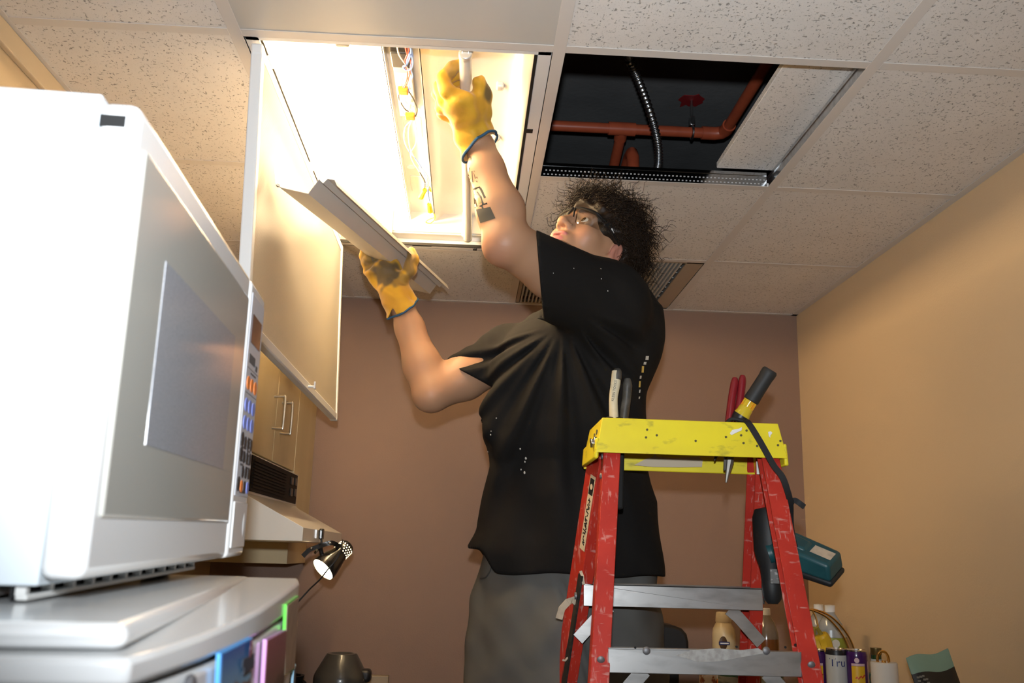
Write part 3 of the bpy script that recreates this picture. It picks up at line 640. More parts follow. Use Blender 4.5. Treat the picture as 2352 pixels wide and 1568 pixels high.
m_redh = mat('red_dipped_handle', (.22, .012, .018), .3)
pr = thing('cutting_pliers', PY(1690, 970, yk), 'cutting pliers with dark red dipped handles in the ladder top', 'pliers')
handle([kp(1672, 985), kp(1676, 955), kp(1681, 915), kp(1687, 880), kp(1688, 867)], [.008, .0085, .0085, .0085, .005], 'red_handle', m_redh, pr)
handle([kp(1692, 985), kp(1696, 945), kp(1701, 910), kp(1705, 875), kp(1706, 862)], [.008, .0085, .0085, .0085, .005], 'red_handle', m_redh, pr)
q = kp(1676, 1000, .36); 
MB().hexa([kp(1661, 1085, .36), kp(1672, 1078, .36), kp(1676, 1070, .375), kp(1662, 1072, .375), kp(1664, 985, .35), kp(1690, 985, .35), kp(1690, 985, .37), kp(1664, 985, .37)]).build('pliers_jaw', mat('jaw_metal', (.20, .19, .17), .35, .7), pr, bevel=.003)
MB().tube([kp(1680, 985, .36), kp(1676, 1060, .36), kp(1668, 1108, .36)], [.010, .009, .002], n=8).build('pliers_jaw', mat('jaw_metal', (.20, .19, .17), .35, .7), pr)
MB().tube([kp(1655, 1020, .34), kp(1648, 1040, .34), kp(1641, 1058, .34)], [.005, .005, .0015], n=8).build('pliers_tip', m_black, pr)
# screwdriver leaning out
sd = thing('screwdriver', kp(1690, 985), 'black and amber handled screwdriver leaning out of the ladder top', 'screwdriver')
a = kp(1763, 860, .29); c = kp(1694, 968, .325); ad = (c-a).normalized(); Ls = (c-a).length
MB().lathe([(.001, -.012), (.014, -.012), (.0165, -.008), (.0165, .0), (.0155, .008), (.0158, Ls*.40), (.0165, Ls*.50), (.0165, Ls*.545), (.0145, Ls*.56)], a, ad, 24).build('black_grip', mat('grip_rubber', (.022, .022, .022), .6), sd)
am = mat('amber_plastic', (.80, .30, .02), .2, mott=(60, (.65, .45, .03), .4, .6)); am2 = mat('yellow_resin', (.62, .46, .03), .2)
mb = MB(); x_, y_, d_ = frame_from(ad); m8 = 20; prof = [(.0130, Ls*.555), (.0130, Ls*.70)]
mb.lathe(prof, a, ad, 20)
am_o = mb.build('amber_core', am, sd)
mb = MB()
for k in range(14):
    an = 2*PI*k/14; o_ = x_*math.cos(an)*.0128+y_*math.sin(an)*.0128; mb.cyl(a+ad*(Ls*.56)+o_, a+ad*(Ls*.70)+o_, .0014, n=6)
mb.build('amber_rib', am, am_o)
MB().lathe([(.0130, Ls*.68), (.0150, Ls*.72), (.0155, Ls*.80), (.0175, Ls*.86), (.0175, Ls*.88)], a, ad, 24).build('yellow_collar', am2, sd)
MB().lathe([(.0178, Ls*.86), (.0182, Ls*.90), (.0175, Ls*.98), (.014, Ls*1.0)], a, ad, 24).build('black_collar', m_black, sd)
MB().cyl(a+ad*Ls, a+ad*(Ls+.07), .0035, n=10).build('shank', m_steel, sd)
# strap with drill
m_strap = mat('black_webbing', (.012, .012, .013), .7)
ys_ = YN-.014
sp = [V(1.03, .36, zt+.004), V(1.022, .30, zt+.005), V(1.024, .258, zt+.004)]+[PY(u, v, y_) for u, v, y_ in ((1722, 975, .240), (1745, 1012, .236), (1762, 1042, .231), (1778, 1070, .222), (1797, 1095, .215), (1808, 1125, .22), (1815, 1155, .235), (1816, 1200, .27), (1822, 1240, .275), (1828, 1262, .28))]
strap = thing('tool_strap', V(1.03, .30, zt), 'black webbing strap knotted over the yellow ladder top holding the drill', 'strap')
spp = smooth_path(sp, 5); sides = [V(1, 0, .35) if i < 45 else V(.6, -.6, 0) for i in range(len(spp))]
MB().strip(spp, .0125, .0016, sides).build('webbing', m_strap, strap, smooth=50)
kx = PY(1815, 1152, .255)
MB().ball(kx, (.008, .008, .010)).build('knot', m_strap, strap)
MB().strip(smooth_path([kx, PY(1826, 1149, .25), PY(1836, 1155, .245), PY(1848, 1164, .245)], 5), .011, .0015, (.3, 0, 1)).build('strap_tail', m_strap, strap, smooth=50)
MB().tube(smooth_path([kp(1668, 972, .28), kp(1680, 962, .27), kp(1700, 964, .265), kp(1716, 972, .27), kp(1700, 975, .30), kp(1676, 976, .30)], 5), .004, n=8).build('strap_loop', m_strap, strap)
m_teal = mat('teal_plastic', (.012, .065, .075), .4, mott=(20, (.016, .08, .09), .4, .7)); m_dgrey = mat('charcoal_plastic', (.012, .013, .014), .55)
dr = thing('cordless_drill', PY(1850, 1290, .28), 'dark teal cordless drill hanging by a strap beside the ladder', 'drill')
# battery pack: bevelled block, axis pointing right and slightly down toward the camera
o0 = PY(1860, 1278, .285); bx_ = (PY(1930, 1298, .245)-PY(1845, 1268, .29)).normalized(); bz = (V(0, 0, 1)-bx_*bx_.z).normalized(); by = bz.cross(bx_)
roll = math.radians(-28); bz2 = bz*math.cos(roll)+by*math.sin(roll); by2 = bz2.cross(bx_)
MM = Matrix((( bx_.x, by2.x, bz2.x, o0.x), (bx_.y, by2.y, bz2.y, o0.y), (bx_.z, by2.z, bz2.z, o0.z), (0, 0, 0, 1)))
MB().hexa([MM @ V(*p) for p in ((-.045, -.038, -.020), (.058, -.034, -.020), (.058, .034, -.020), (-.045, .038, -.020), (-.050, -.036, .024), (.050, -.032, .016), (.050, .032, .016), (-.050, .036, .024))]).build('battery_pack', m_teal, dr, bevel=.007, seg=3)
MB().hexa([MM @ V(*p) for p in ((-.02, -.036, -.034), (.060, -.033, -.032), (.060, .033, -.032), (-.02, .036, -.034), (-.03, -.037, -.018), (.062, -.0345, -.018), (.062, .0345, -.018), (-.03, .037, -.018))]).build('battery_base', m_dgrey, dr, bevel=.006, seg=3)
MB().hexa([MM @ V(*p) for p in ((.004, -.014, .0205), (.046, -.014, .0172), (.046, .014, .0172), (.004, .014, .0205), (.004, -.014, .0212), (.046, -.014, .0178), (.046, .014, .0178), (.004, .014, .0212))]).build('battery_label', m_flap, dr, smooth=0)
MB().hexa([MM @ V(*p) for p in ((-.052, -.022, .018), (.0, -.020, .017), (.0, .020, .017), (-.052, .022, .018), (-.050, -.018, .030), (-.006, -.016, .024), (-.006, .016, .024), (-.050, .018, .030))]).build('battery_latch', m_teal, dr, bevel=.005)
h0 = MM @ V(-.045, 0, .0); h1 = V(1.09, .345, 1.52); 
MB().tube(smooth_path([h0, h0.lerp(h1, .5)+V(0, .01, .0), h1], 6), .021, n=14).build('grip', m_teal, dr)
bt = V(1.100, .365, 1.615); bb_ = V(1.101, .360, 1.455)
MB().lathe([(.012, 0), (.028, .004), (.033, .02), (.033, .085), (.030, .10), (.022, .125), (.020, .15)], bt, bb_-bt, 20).build('motor_body', m_dgrey, dr)
MB().lathe([(.020, .148), (.021, .16), (.018, .185), (.010, .195)], bt, bb_-bt, 18).build('chuck', m_dgrey, dr)
MB().box((1.085, .3185, 1.462), (1.117, .321, 1.490)).build('body_label', mat('grey_label', (.16, .16, .155), .5, mott=(220, (.35, .35, .34), .56, .6, (.3, 1, 1))), dr, smooth=0)
# ------------------------------------------------------------------ refrigerator, microwave (front faces the room, near side faces the camera)
m_cool = mat('appliance_white', (.72, .73, .73), .20, coat=.25); m_case = mat('microwave_case', (.60, .66, .70), .45)
m_cream2 = mat('window_tint', (.40, .395, .36), .10, coat=.4)
N0 = V(.310, -1.100, 1.467); N1 = V(.235, -.520, 1.473)
ey = (N1-N0).normalized(); ez = (V(0,0,1)-ey*ey.z).normalized(); ex = ey.cross(ez)
if ex.x < 0: ex = -ex
WF = (N1-N0).length
FM = Matrix(((ex.x, ey.x, ez.x, N0.x), (ex.y, ey.y, ez.y, N0.y), (ex.z, ey.z, ez.z, N0.z), (0,0,0,1)))
fr = thing('refrigerator', FM @ V(-.25, WF/2, -1.467), 'white refrigerator with magnets on its door under the microwave', 'refrigerator')
MB().box((-.53, .004, -1.44), (-.062, WF-.004, -.020)).xf(FM).build('cabinet', m_cool, fr, bevel=.008, seg=3)
MB().box((-.54, 0, -.012), (0, WF, 0)).xf(FM).build('top_cap', m_cool, fr, bevel=.006, seg=3)
def bow(t): return float(np.interp(t, [-.03, .03, .12, .233, .367, .613, .9, 1.0], [.006, .015, .025, .034, .042, .049, .055, .051]))   # bowed door front
nb = 20
def door_mb(z0, z1, inset=0, slope=False):
    mb = MB(); ts = [-.03+1.03*k/nb for k in range(nb+1)]; f = [(bow(t)-inset, WF*t) for t in ts]; poly = [(-.060, WF), (-.060, -.03*WF)]+f
    mb.prism(poly, (0, 0, 0), (1,0,0), (0,1,0), (0, 0, 1))
    for v in mb.v:
        top = z1-(.012*(1-v.y/WF) if slope else 0); v.z = z0 if v.z < .5 else top
    return mb.xf(FM)
door_mb(-.026, -.001, 0, True).build('door_trim', m_cool, fr, smooth=40, bevel=.003, seg=2)
fd = door_mb(-.72, -.030, .002).build('door', m_cool, fr, smooth=40, bevel=.004, seg=3)
door_mb(-1.40, -.73).build('lower_door', m_cool, fr, smooth=40, bevel=.006, seg=3)
MB().box((-.062, .012, -1.42), (-.052, WF-.012, -.022)).xf(FM).build('door_gasket', mat('grey_gasket', (.35, .36, .36), .7), fr, smooth=0)
MB().box((-.058, -.014, -.075), (-.044, -.006, -.032)).xf(FM).build('hinge_cover', m_cool, fr, bevel=.003)
# magnets and photos on the door
FMI = FM.inverted()
def on_door(t, dz, lift=.0): return FM @ V(bow(t)-.002+lift, WF*t, dz)
def door_px(u, v):                                        # photo direction met with the bowed door front
    o = FMI @ CAM_LOC; d = FMI.to_3x3() @ Vector(ray(u, v)); e = .05
    for _ in range(30): k = (e-o.x)/d.x; p = o+d*k; e = .5*e+.5*(bow(p.y/WF)-.002)
    return p.y/WF, p.z
def magnet(name, px4, th, m_edge, m_face, label, cat='magnet'):
    c4 = [door_px(*a) for a in px4]; p = [on_door(t, z) for t, z in c4]; n = (p[1]-p[0]).cross(p[3]-p[0]).normalized()
    if n.dot(ex) < 0: n = -n
    p = [a+n*.0012 for a in p]
    r = thing(name, (p[0]+p[2])/2, label, cat, 'magnets on the refrigerator door')
    MB().hexa([a for a in p]+[a+n*th for a in p]).build('magnet_back', m_edge, r, smooth=0)
    c = (p[0]+p[2])/2; q = [c+(a-c)*.96+n*th for a in p]
    MB().hexa(q+[a+n*.0004 for a in q]).build('picture', m_face, r, smooth=0)
    return r
def picmat(name, c0, c1, c2):
    m = mat(name, c0, .3); nt, b = nodes_of(m); tc = nt.nodes.new('ShaderNodeTexCoord'); sp_ = nt.nodes.new('ShaderNodeSeparateXYZ'); nt.links.new(tc.outputs['Generated'], sp_.inputs[0])
    f1 = mix_rgb(nt, ramp(nt, sp_.outputs['Z'], .35, .95), c1, c0)
    nz = ramp(nt, math_n(nt, 'ADD', math_n(nt, 'MULTIPLY', tex_noise(nt, 60, 3), .5), math_n(nt, 'SUBTRACT', .45, sp_.outputs['Z'])), .30, .36)
    nt.links.new(mix_rgb(nt, nz, f1, c2), b.inputs['Base Color']); return m
mg = magnet('photo_magnet', [(492, 1500), (567, 1463), (560, 1605), (484, 1650)], .0026, mat('blue_acrylic', (.12, .42, .85), .2), picmat('sky_picture', (.03, .10, .30), (.16, .30, .42), (.16, .09, .05)), 'blue sky picture magnet on the refrigerator door')
ink2 = mat('faint_ink', (.03, .04, .06), .5)
o_ = [c for c in mg.children if c.name.startswith('picture')][0]
for a, c in (((535, 1524), (563, 1508)), ((538, 1538), (563, 1524))):
    p, q = [on_door(*door_px(*k), .0058) for k in (a, c)]; MB().bar(p, q, .0004, .005).build('lettering', ink2, o_, smooth=0)
MB().lathe([(.006, 0), (.006, .0004)], on_door(*door_px(556, 1490), .0056), ex, 16).build('emblem', mat('maroon_ink', (.14, .02, .03), .5), o_, smooth=0)
magnet('photo_magnet', [(600, 1468), (648, 1444), (640, 1600), (590, 1640)], .0028, mat('pink_acrylic', (.72, .38, .75), .25), picmat('dusk_picture', (.26, .07, .10), (.16, .08, .06), (.05, .025, .02)), 'pink edged photo magnet with a dusky picture on the refrigerator door')
magnet('frame_magnet', [(648, 1387), (677, 1367), (668, 1535), (642, 1553)], .0028, mat('green_acrylic', (.16, .72, .10), .2), mat('beige_picture', (.42, .34, .25), .35, mott=(45, (.30, .23, .17), .4, .7)), 'lime green edged magnetic frame near the far edge of the refrigerator door', 'photo frame')
magnet('photo_magnet', [(667, 1538), (672, 1524), (668, 1610), (661, 1630)], .0026, mat('pale_blue_acrylic', (.35, .60, .80), .25), mat('dark_picture', (.10, .12, .15), .35), 'narrow pale blue magnet at the far bottom edge of the refrigerator door')
pr_ = on_door(*door_px(418, 1612), .001)
r = thing('round_magnet', pr_, 'dark round magnet low on the near end of the refrigerator door', 'magnet', 'magnets on the refrigerator door')
MB().lathe([(.013, 0), (.014, .002), (.013, .004), (.007, .006), (.001, .0065)], pr_, ex, 24).build('magnet_disc', mat('grey_rubber', (.14, .14, .15), .5), r)
# ---- microwave
A0 = V(.251, -1.000, 1.482); A1 = V(.221, -.491, 1.494)
ay_ = (A1-A0).normalized(); az_ = (V(0,0,1)-ay_*ay_.z).normalized(); ax_ = ay_.cross(az_)
if ax_.x < 0: ax_ = -ax_
WM = (A1-A0).length; HM = .298
MM2 = Matrix(((ax_.x, ay_.x, az_.x, A0.x), (ax_.y, ay_.y, az_.y, A0.y), (ax_.z, ay_.z, az_.z, A0.z), (0,0,0,1)))
mw = thing('microwave', MM2 @ V(-.18, WM/2, -.012), 'white countertop microwave standing on the refrigerator', 'microwave')
def mbox(lo, hi, name, m, parent=mw, bevel=0, seg=2, smooth=0): return MB().box(lo, hi).xf(MM2).build(name, m, parent, bevel=bevel, seg=seg, smooth=smooth or 35)
mbox((-.385, .004, -.004), (-.030, WM-.004, HM+.006), 'case', m_case, bevel=.0018)
mbox((-.030, .0, 0), (-.004, WM*.815, HM), 'door', m_cool, bevel=.007, seg=3)
dfr = [c for c in mw.children if c.name.startswith('door')][0]
wy0, wy1, wz0, wz1 = .014, WM*.79, .036, HM-.026
mbox((-.006, wy0, wz0), (-.0015, wy1, wz1), 'door_glass', m_cream2, dfr, bevel=.004, seg=3)
mbox((-.004, wy0+.07, wz0+.05), (-.0010, wy1-.055, wz1-.055), 'window_mesh', mat('window_mesh', (.30, .31, .335), .12, coat=.4, mott=(900, (.36, .37, .395), .45, .55)), dfr)
mbox((-.028, -.0012, HM-.018), (-.012, .002, HM-.010), 'side_slot', m_dark, dfr)
mbox((-.030, WM*.822, .0), (-.003, WM, HM-.002), 'control_panel', m_cool, bevel=.005, seg=3)
cpn = [c for c in mw.children if c.name.startswith('control_panel')][0]
cy0, cy1 = WM*.842, WM*.985; cwid = cy1-cy0
def cyv(t): return cy0+cwid*t
mbox((-.004, cyv(-.03), .064), (-.0022, cyv(1.03), HM-.014), 'membrane', mat('membrane', (.52, .53, .57), .35), cpn, bevel=.002)
mbox((-.003, cyv(.12), HM-.068), (-.0016, cyv(.88), HM-.036), 'display', mat('display_window', (.055, .028, .024), .15), cpn)
def disc(ty, z, ry, rz, col, nm='button'):
    mb = MB().lathe([(1, 0), (1, .0008)], (0,0,0), (1,0,0), 20); mb.v = [MM2 @ V(-.0022+v.x, cyv(ty)+v.y*ry, z+v.z*rz) for v in mb.v]
    return mb.build(nm, mat('button_'+col, {'orange': (.75, .22, .05), 'blue': (.20, .25, .62), 'black': (.035, .032, .034)}[col], .4), cpn, smooth=0)
for k in range(3): disc(.20+.30*k, HM-.112, .0088, .0075, 'orange')
for k in range(3):
    for j in range(2): disc(.20+.30*k, HM-.136-.019*j, .0088, .0075, 'blue')
for j in range(4):
    for k in range(4):
        if k == 0 and j == 2: continue
        c = 'black'
        if j == 3 and k == 1: c = 'orange'
        if j == 3 and k == 3: c = 'blue'
        disc(.13+.25*k, .122-.0158*j+(.002 if k == 0 else 0), .0068 if k else .0078, .0066 if k else .0078, c)
def tline(t0, t1, z, h=.0028): return mbox((-.0024, cyv(t0), z-h/2), (-.00195, cyv(t1), z+h/2), 'printed_line', mat('panel_print', (.10, .10, .11), .5), cpn)
for k in range(7): tline(.12, .12+.28+.06*(k % 3), HM-.173-.0046*k, .0022)
for k in range(8): tline(.56, .56+.28+.05*((k+1) % 3), HM-.170-.0046*k, .0022)
tline(.10, .62, HM-.085, .010); tline(.66, .86, HM-.090, .006); tline(.30, .78, HM-.1, .002); tline(.02, .98, HM-.096, .0007); tline(.02, .98, HM-.123, .0007); tline(.25, .75, .066+.003, .003)
mbox((-.003, cyv(-.04), .010), (-.0012, cyv(1.0), .058), 'open_button', m_cool, cpn, bevel=.003, seg=3)
disc2 = MB().ball((0,0,0), (1,1,1), 16, 10); disc2.v = [MM2 @ V(-.003+v.x*.003, cyv(.80)+v.y*.010, .034+v.z*.017) for v in disc2.v]; disc2.build('open_button_dimple', m_cool, cpn, smooth=60)
# vented base rail under the door
mbox((-.370, .010, -.011), (-.060, WM-.02, -.004), 'base_plate', mat('zinc_plate', (.45, .45, .45), .35, .8))
ns = 11; rail_m = mat('vent_rail', (.62, .62, .60), .35)
mbox((-.045, .012, -.0035), (-.038, WM*.86, .0), 'vent_rail', rail_m, bevel=.001); mbox((-.045, .012, -.0128), (-.038, WM*.86, -.0095), 'vent_rail', rail_m, bevel=.001)
for k in range(ns+1):
    y = .012+(WM*.86-.016)*k/ns; mbox((-.045, y, -.010), (-.039, y+.005, -.003), 'vent_bar', rail_m)
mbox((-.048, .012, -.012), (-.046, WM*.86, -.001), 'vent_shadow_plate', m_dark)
for x in (-.34, -.08):
    for y in (.05, WM-.06): mbox((x-.012, y-.012, -.0132-.0085*y/WM), (x+.012, y+.012, -.004), 'foot', m_black, bevel=.003)
# ------------------------------------------------------------------ wall cabinets, range hood, clip lamp, counter
m_maple = mat('maple_laminate', (.64, .52, .31), .42, mott=(7, (.58, .465, .27), .35, .7, (1, 1, .12)))
m_maple2 = mat('maple_edge', (.60, .47, .28), .45)
CX = -.100; hy0, hy1 = .800, 1.545
cb = thing('wall_cabinet', (XL+.16, 1.16, 1.745), 'maple two door wall cabinet with wire pulls above the range hood', 'cabinet')
MB().box((XL, hy0, 1.745), (CX-.020, hy1-.075, 2.245)).build('cabinet_box', m_maple, cb, smooth=0)
ym = 1.125
for y0_, y1_ in ((hy0+.004, ym-.002), (ym+.002, hy1-.080)):
    d_ = MB().box((CX-.019, y0_, 1.748), (CX, y1_, 2.242)).build('cabinet_door', m_maple, cb, bevel=.0015, seg=1)
    yh = ym-.045 if y1_ < ym else ym+.072
    MB().tube(smooth_path([(CX, yh, 1.930), (CX+.026, yh, 1.931), (CX+.031, yh, 1.925), (CX+.031, yh, 1.845), (CX+.026, yh, 1.838), (CX, yh, 1.839)], 4), .0042, n=10).build('pull_handle', mat('brushed_nickel', (.60, .57, .50), .3, 1.0), d_)
ep = thing('end_panel', (XL+.16, 1.65, 1.45), 'tall maple panel filling the gap between cabinet and back wall', 'cabinet panel')
MB().box((XL, hy1-.074, 1.455), (CX, YB-.003, 2.245)).build('panel_board', m_maple, ep, bevel=.0012, seg=1)
MB().box((CX-.001, hy1-.076, 1.455), (CX+.001, hy1-.066, 2.245)).build('edge_band', m_maple2, ep, smooth=0)
hd = thing('range_hood', (XL+.2, 1.17, 1.52), 'white sloping range hood with a black vent panel under the cabinet', 'range hood')
m_hood = mat('hood_enamel', (.74, .72, .66), .25, coat=.3)
HXF = .060
poly = [(XL, 1.522), (HXF, 1.522), (HXF, 1.556), (CX+.012, 1.632), (CX+.004, 1.640), (CX+.004, 1.742), (XL, 1.742)]
pback = [(XL, 1.522), (CX+.002, 1.522), (CX+.002, 1.742), (XL, 1.742)]; pfront = [(CX+.002, 1.522)]+poly[1:6]+[(CX+.002, 1.742)]
MB().prism(pfront, (0, hy0, 0), (1,0,0), (0,0,1), (0, hy1-.012-hy0, 0)).prism(pback, (0, hy0, 0), (1,0,0), (0,0,1), (0, hy1-.078-hy0, 0)).build('hood_shell', m_hood, hd, bevel=.003, seg=2)
m_hb = mat('hood_black', (.012, .010, .009), .6, spec=.2)
vp = MB().box((CX+.003, hy0+.05, 1.645), (CX+.008, hy1-.04, 1.738)).build('vent_panel', m_hb, hd, bevel=.002)
for k in range(9): MB().box((CX+.008, hy0+.06, 1.655+k*.0085), (CX+.0125, hy1-.24, 1.659+k*.0085)).build('louvre', m_hb, vp, smooth=0)
for y, z in ((hy1-.16, 1.700), (hy1-.095, 1.702), (hy1-.16, 1.665), (hy1-.095, 1.668)): MB().box((CX+.008, y, z), (CX+.012, y+.035, z+.024)).build('switch', mat('switch_black', (.03, .026, .024), .3), vp, bevel=.0015)
# clip lamp on the hood's front lip
m_lampb = mat('lamp_black', (.012, .011, .010), .25, coat=.4)
yl = 1.10
cl = PX(733, 1228, HXF)
lm = thing('clip_lamp', V(cl.x+.03, cl.y, 1.52), 'small black clip on spot lamp lit on the range hood edge', 'lamp')
def LP(u, v, dy=0.0): return PY(u, v, cl.y-.02+dy)
MB().box((HXF+.0015, cl.y-.014, 1.530), (HXF+.012, cl.y+.014, 1.560)).build('clip_jaw', m_lampb, lm, bevel=.003)
MB().strip([V(HXF+.006, cl.y, 1.545), V(HXF+.010, cl.y-.006, 1.515), LP(724, 1268)], .018, .006, (0, 1, 0)).build('clip_arm', m_lampb, lm)
MB().strip(smooth_path([LP(696, 1277), LP(712, 1262), LP(735, 1254), LP(762, 1246), LP(780, 1256, .02)], 4), .012, .009, (.3, 0, 1)).build('clip_lever', m_lampb, lm)
MB().cyl(LP(735, 1248), LP(742, 1292, .02), .006, n=10).build('lamp_stem', m_lampb, lm)
for (u, v) in ((716, 1258), (758, 1247)): MB().ball(LP(u, v, -.008), .0045).build('screw', m_steel, lm)
sa = LP(741, 1308, .0); sb = LP(797, 1255, .048); sdv = (sb-sa); SL = sdv.length
mouth = sa
k_ = SL/.100
shade = MB().lathe([(r_*k_, z_*k_) for r_, z_ in [(.0375, 0), (.038, .002), (.036, .02), (.030, .045), (.0245, .062), (.0235, .070), (.0235, .098), (.018, .106), (.001, .108),
                    (.001, .104), (.017, .102), (.0215, .097), (.0215, .068), (.028, .045), (.034, .02), (.036, .001), (.0375, 0)]], mouth, sdv, 32, False)
sh = shade.build('lamp_shade', m_lampb, lm, smooth=40)
x_, y_, d_ = frame_from(sdv); glow = mat('lamp_glow', (1, .9, .7), .5, emit=((1.0, .72, .36), 9.0))
for rz in range(4):
    for k in range(18):
        an = 2*PI*(k+.5*(rz % 2))/18; o_ = x_*math.cos(an)+y_*math.sin(an); p = mouth+d_*(.072+rz*.0072)*k_
        MB().cyl(p+o_*.0230*k_, p+o_*.0238*k_, .0019*k_, n=6).build('glowing_vent_disc', glow, sh, smooth=0)  # emissive discs on the solid shade stand for bulb light through vents
MB().lathe([(.0355*k_, .003*k_), (.0335*k_, .02*k_), (.0275*k_, .044*k_), (.012*k_, .056*k_)], mouth, sdv, 32, False).build('reflector', m_white, sh)
MB().ball(mouth+d_*.020*k_, .021*k_, 16, 10).build('bulb', mat('bulb_glow', (1, .9, .7), .4, emit=((1.0, .74, .42), 90.0)), lm, smooth=60)
MB().cyl(mouth+d_*.03*k_, mouth+d_*.09*k_, .010*k_, n=12).build('bulb_holder', m_wmetal, lm)
MB().tube(smooth_path([LP(787, 1240, .02), LP(783, 1262, -.02), LP(772, 1285, -.03), LP(755, 1305, -.035), LP(735, 1330, -.02), LP(712, 1352), LP(690, 1376), LP(672, 1395)], 6), .0022, n=8).build('power_cord', m_black, lm)
# base cabinet and counter along the left wall
m_ctr = mat('counter_laminate', (.30, .27, .23), .4, mott=(120, (.22, .20, .17), .45, .6))
bc = thing('base_cabinet', (XL+.3, .8, 0), 'maple base cabinet below the range hood', 'cabinet')
MB().box((XL+.003, -.30, .10), (.17, YB-.005, .87)).build('cabinet_box', m_maple, bc, smooth=0)
MB().box((XL+.003, -.30, 0), (.12, YB-.005, .10)).build('toe_kick', m_black, bc, smooth=0)
for k in range(4):
    d_ = MB().box((.17, -.295+k*.53, .12), (.188, .225+k*.53, .86)).build('cabinet_door', m_maple, bc, bevel=.0015, seg=1)
o = MB().box((XL, -.32, .87), (.20, YB-.004, .91)).build('worktop', m_ctr, None, bevel=.003); tag(o, 'speckled worktop on the left hand base cabinet under the kettle', 'worktop')
# kettle by the back wall
kc = PY(783, 1540, 1.56); kz = .911
m_kb = mat('kettle_grey', (.045, .045, .042), .3, coat=.4)
kt = thing('electric_kettle', (kc.x, 1.56, kz), 'dark grey dome shouldered coffee jug standing on the left worktop', 'kettle')
kzt = PY(783, 1500, 1.56).z-kz
MB().lathe([(.078, 0), (.084, .01), (.085, .06), (.086, kzt-.075), (.083, kzt-.062), (.055, kzt-.012), (.047, kzt), (.038, kzt+.001), (.030, kzt-.006), (.001, kzt-.007)], (kc.x, 1.56, kz), (0,0,1), 40).build('jug_body', m_kb, kt, smooth=30)
MB().box((kc.x+.058, 1.53, kz+kzt-.085), (kc.x+.098, 1.585, kz+kzt-.045)).build('spout', m_black, kt, bevel=.012, seg=3)
cf_ = thing('coffee_pot', (kc.x-.15, 1.50, kz), 'black coffee pot half hidden behind the refrigerator door', 'coffee pot')
MB().lathe([(.055, 0), (.062, .02), (.062, .11), (.050, .15), (.046, .17), (.058, .20), (.060, .206), (.050, .206), (.044, .18)], (kc.x-.165, 1.50, kz), (0,0,1), 32).build('pot_body', m_black, cf_, smooth=30)
MB().lathe([(.0515, .150), (.0525, .153), (.0515, .156)], (kc.x-.165, 1.50, kz), (0,0,1), 32).build('pot_band', m_steel, cf_)
MB().tube(smooth_path([(kc.x-.115, 1.49, kz+.19), (kc.x-.095, 1.46, kz+.18), (kc.x-.095, 1.46, kz+.10), (kc.x-.11, 1.48, kz+.07)], 5), .007, n=8).build('pot_handle', m_black, cf_)
ob_ = PY(866, 1552, YB)
o = thing('outlet_box', (ob_.x, YB, ob_.z-.03), 'beige outlet box on the back wall beside the coffee jug', 'outlet')
MB().box((ob_.x-.040, YB-.035, ob_.z-.11), (ob_.x+.042, YB, ob_.z+.005)).build('box_body', mat('outlet_beige', (.36, .28, .19), .5), o, bevel=.003)
MB().box((ob_.x-.030, YB-.038, ob_.z-.10), (ob_.x+.03, YB-.035, ob_.z-.02)).build('cover_plate', mat('outlet_beige', (.36, .28, .19), .5), o, bevel=.002)
# ------------------------------------------------------------------ side counter on the right and the things on it
ZS = 1.075
sc_ = thing('side_counter', (1.47, 1.15, 0), 'tall side counter along the right wall under the bottles and cans', 'counter')
MB().box((1.205, .42, ZS-.035), (XR-.002, YB-.003, ZS)).build('counter_top', m_ctr, sc_, bevel=.003)
MB().box((1.245, .46, 0), (XR-.002, YB-.003, ZS-.035)).build('counter_body', m_maple, sc_, smooth=0)
for k in range(3):
    MB().box((1.227, .475+k*.45, .08), (1.245, .915+k*.45, ZS-.05)).build('counter_door', m_maple, sc_, bevel=.002)
def bottle(name, u, y, prof, m, label, cat='bottle', group=None, extra=None, dx=0):
    x = PY(u, 1480, y).x+dx; t = thing(name, (x, y, ZS), label, cat, group)
    MB().lathe(prof, (x, y, ZS), (0,0,1), 28).build('bottle_body', m, t, smooth=40); return t, x
def band(t, x, y, r, z0, z1, m, name='label_band'): return MB().lathe([(r, z0), (r+.0003, z0), (r+.0003, z1), (r, z1)], (x, y, ZS), (0,0,1), 28, False).build(name, m, t, smooth=40)
zz = lambda u, v, y: PY(u, v, y).z-ZS
# creamer
yc = 1.64; ht = zz(1663, 1405, yc); m_crm = mat('creamer_plastic', (.72, .58, .34), .35)
t, x = bottle('creamer_bottle', 1663, yc, [(.036, 0), (.039, .01), (.039, ht-.075), (.036, ht-.055), (.026, ht-.036), (.024, ht-.032)], m_crm, 'cream coloured creamer bottle with an oval label behind the ladder')
MB().lathe([(.026, ht-.034), (.027, ht-.03), (.025, ht-.004), (.022, ht), (.001, ht)], (x, yc, ZS), (0,0,1), 24).build('cap', mat('creamer_cap', (.70, .58, .38), .4), t)
band(t, x, yc, .0392, .012, .045, mat('orange_label', (.75, .16, .02), .4)); band(t, x, yc, .0392, .047, .064, mat('white_label', (.75, .72, .66), .4))
MB().ball((x-.012, yc-.0375, ZS+ht-.098), (.015, .003, .022), 18, 10).build('oval_badge', mat('brown_badge', (.10, .05, .02), .4), t, smooth=60)
MB().box((x-.028, yc-.0415, ZS+ht-.104), (x+.008, yc-.037, ZS+ht-.093)).build('blue_band', mat('navy_ink', (.02, .03, .14), .4), t, bevel=.001)
MB().box((x-.024, yc-.0422, ZS+ht-.1005), (x+.004, yc-.0415, ZS+ht-.0965)).build('band_lettering', m_white, t, smooth=0)
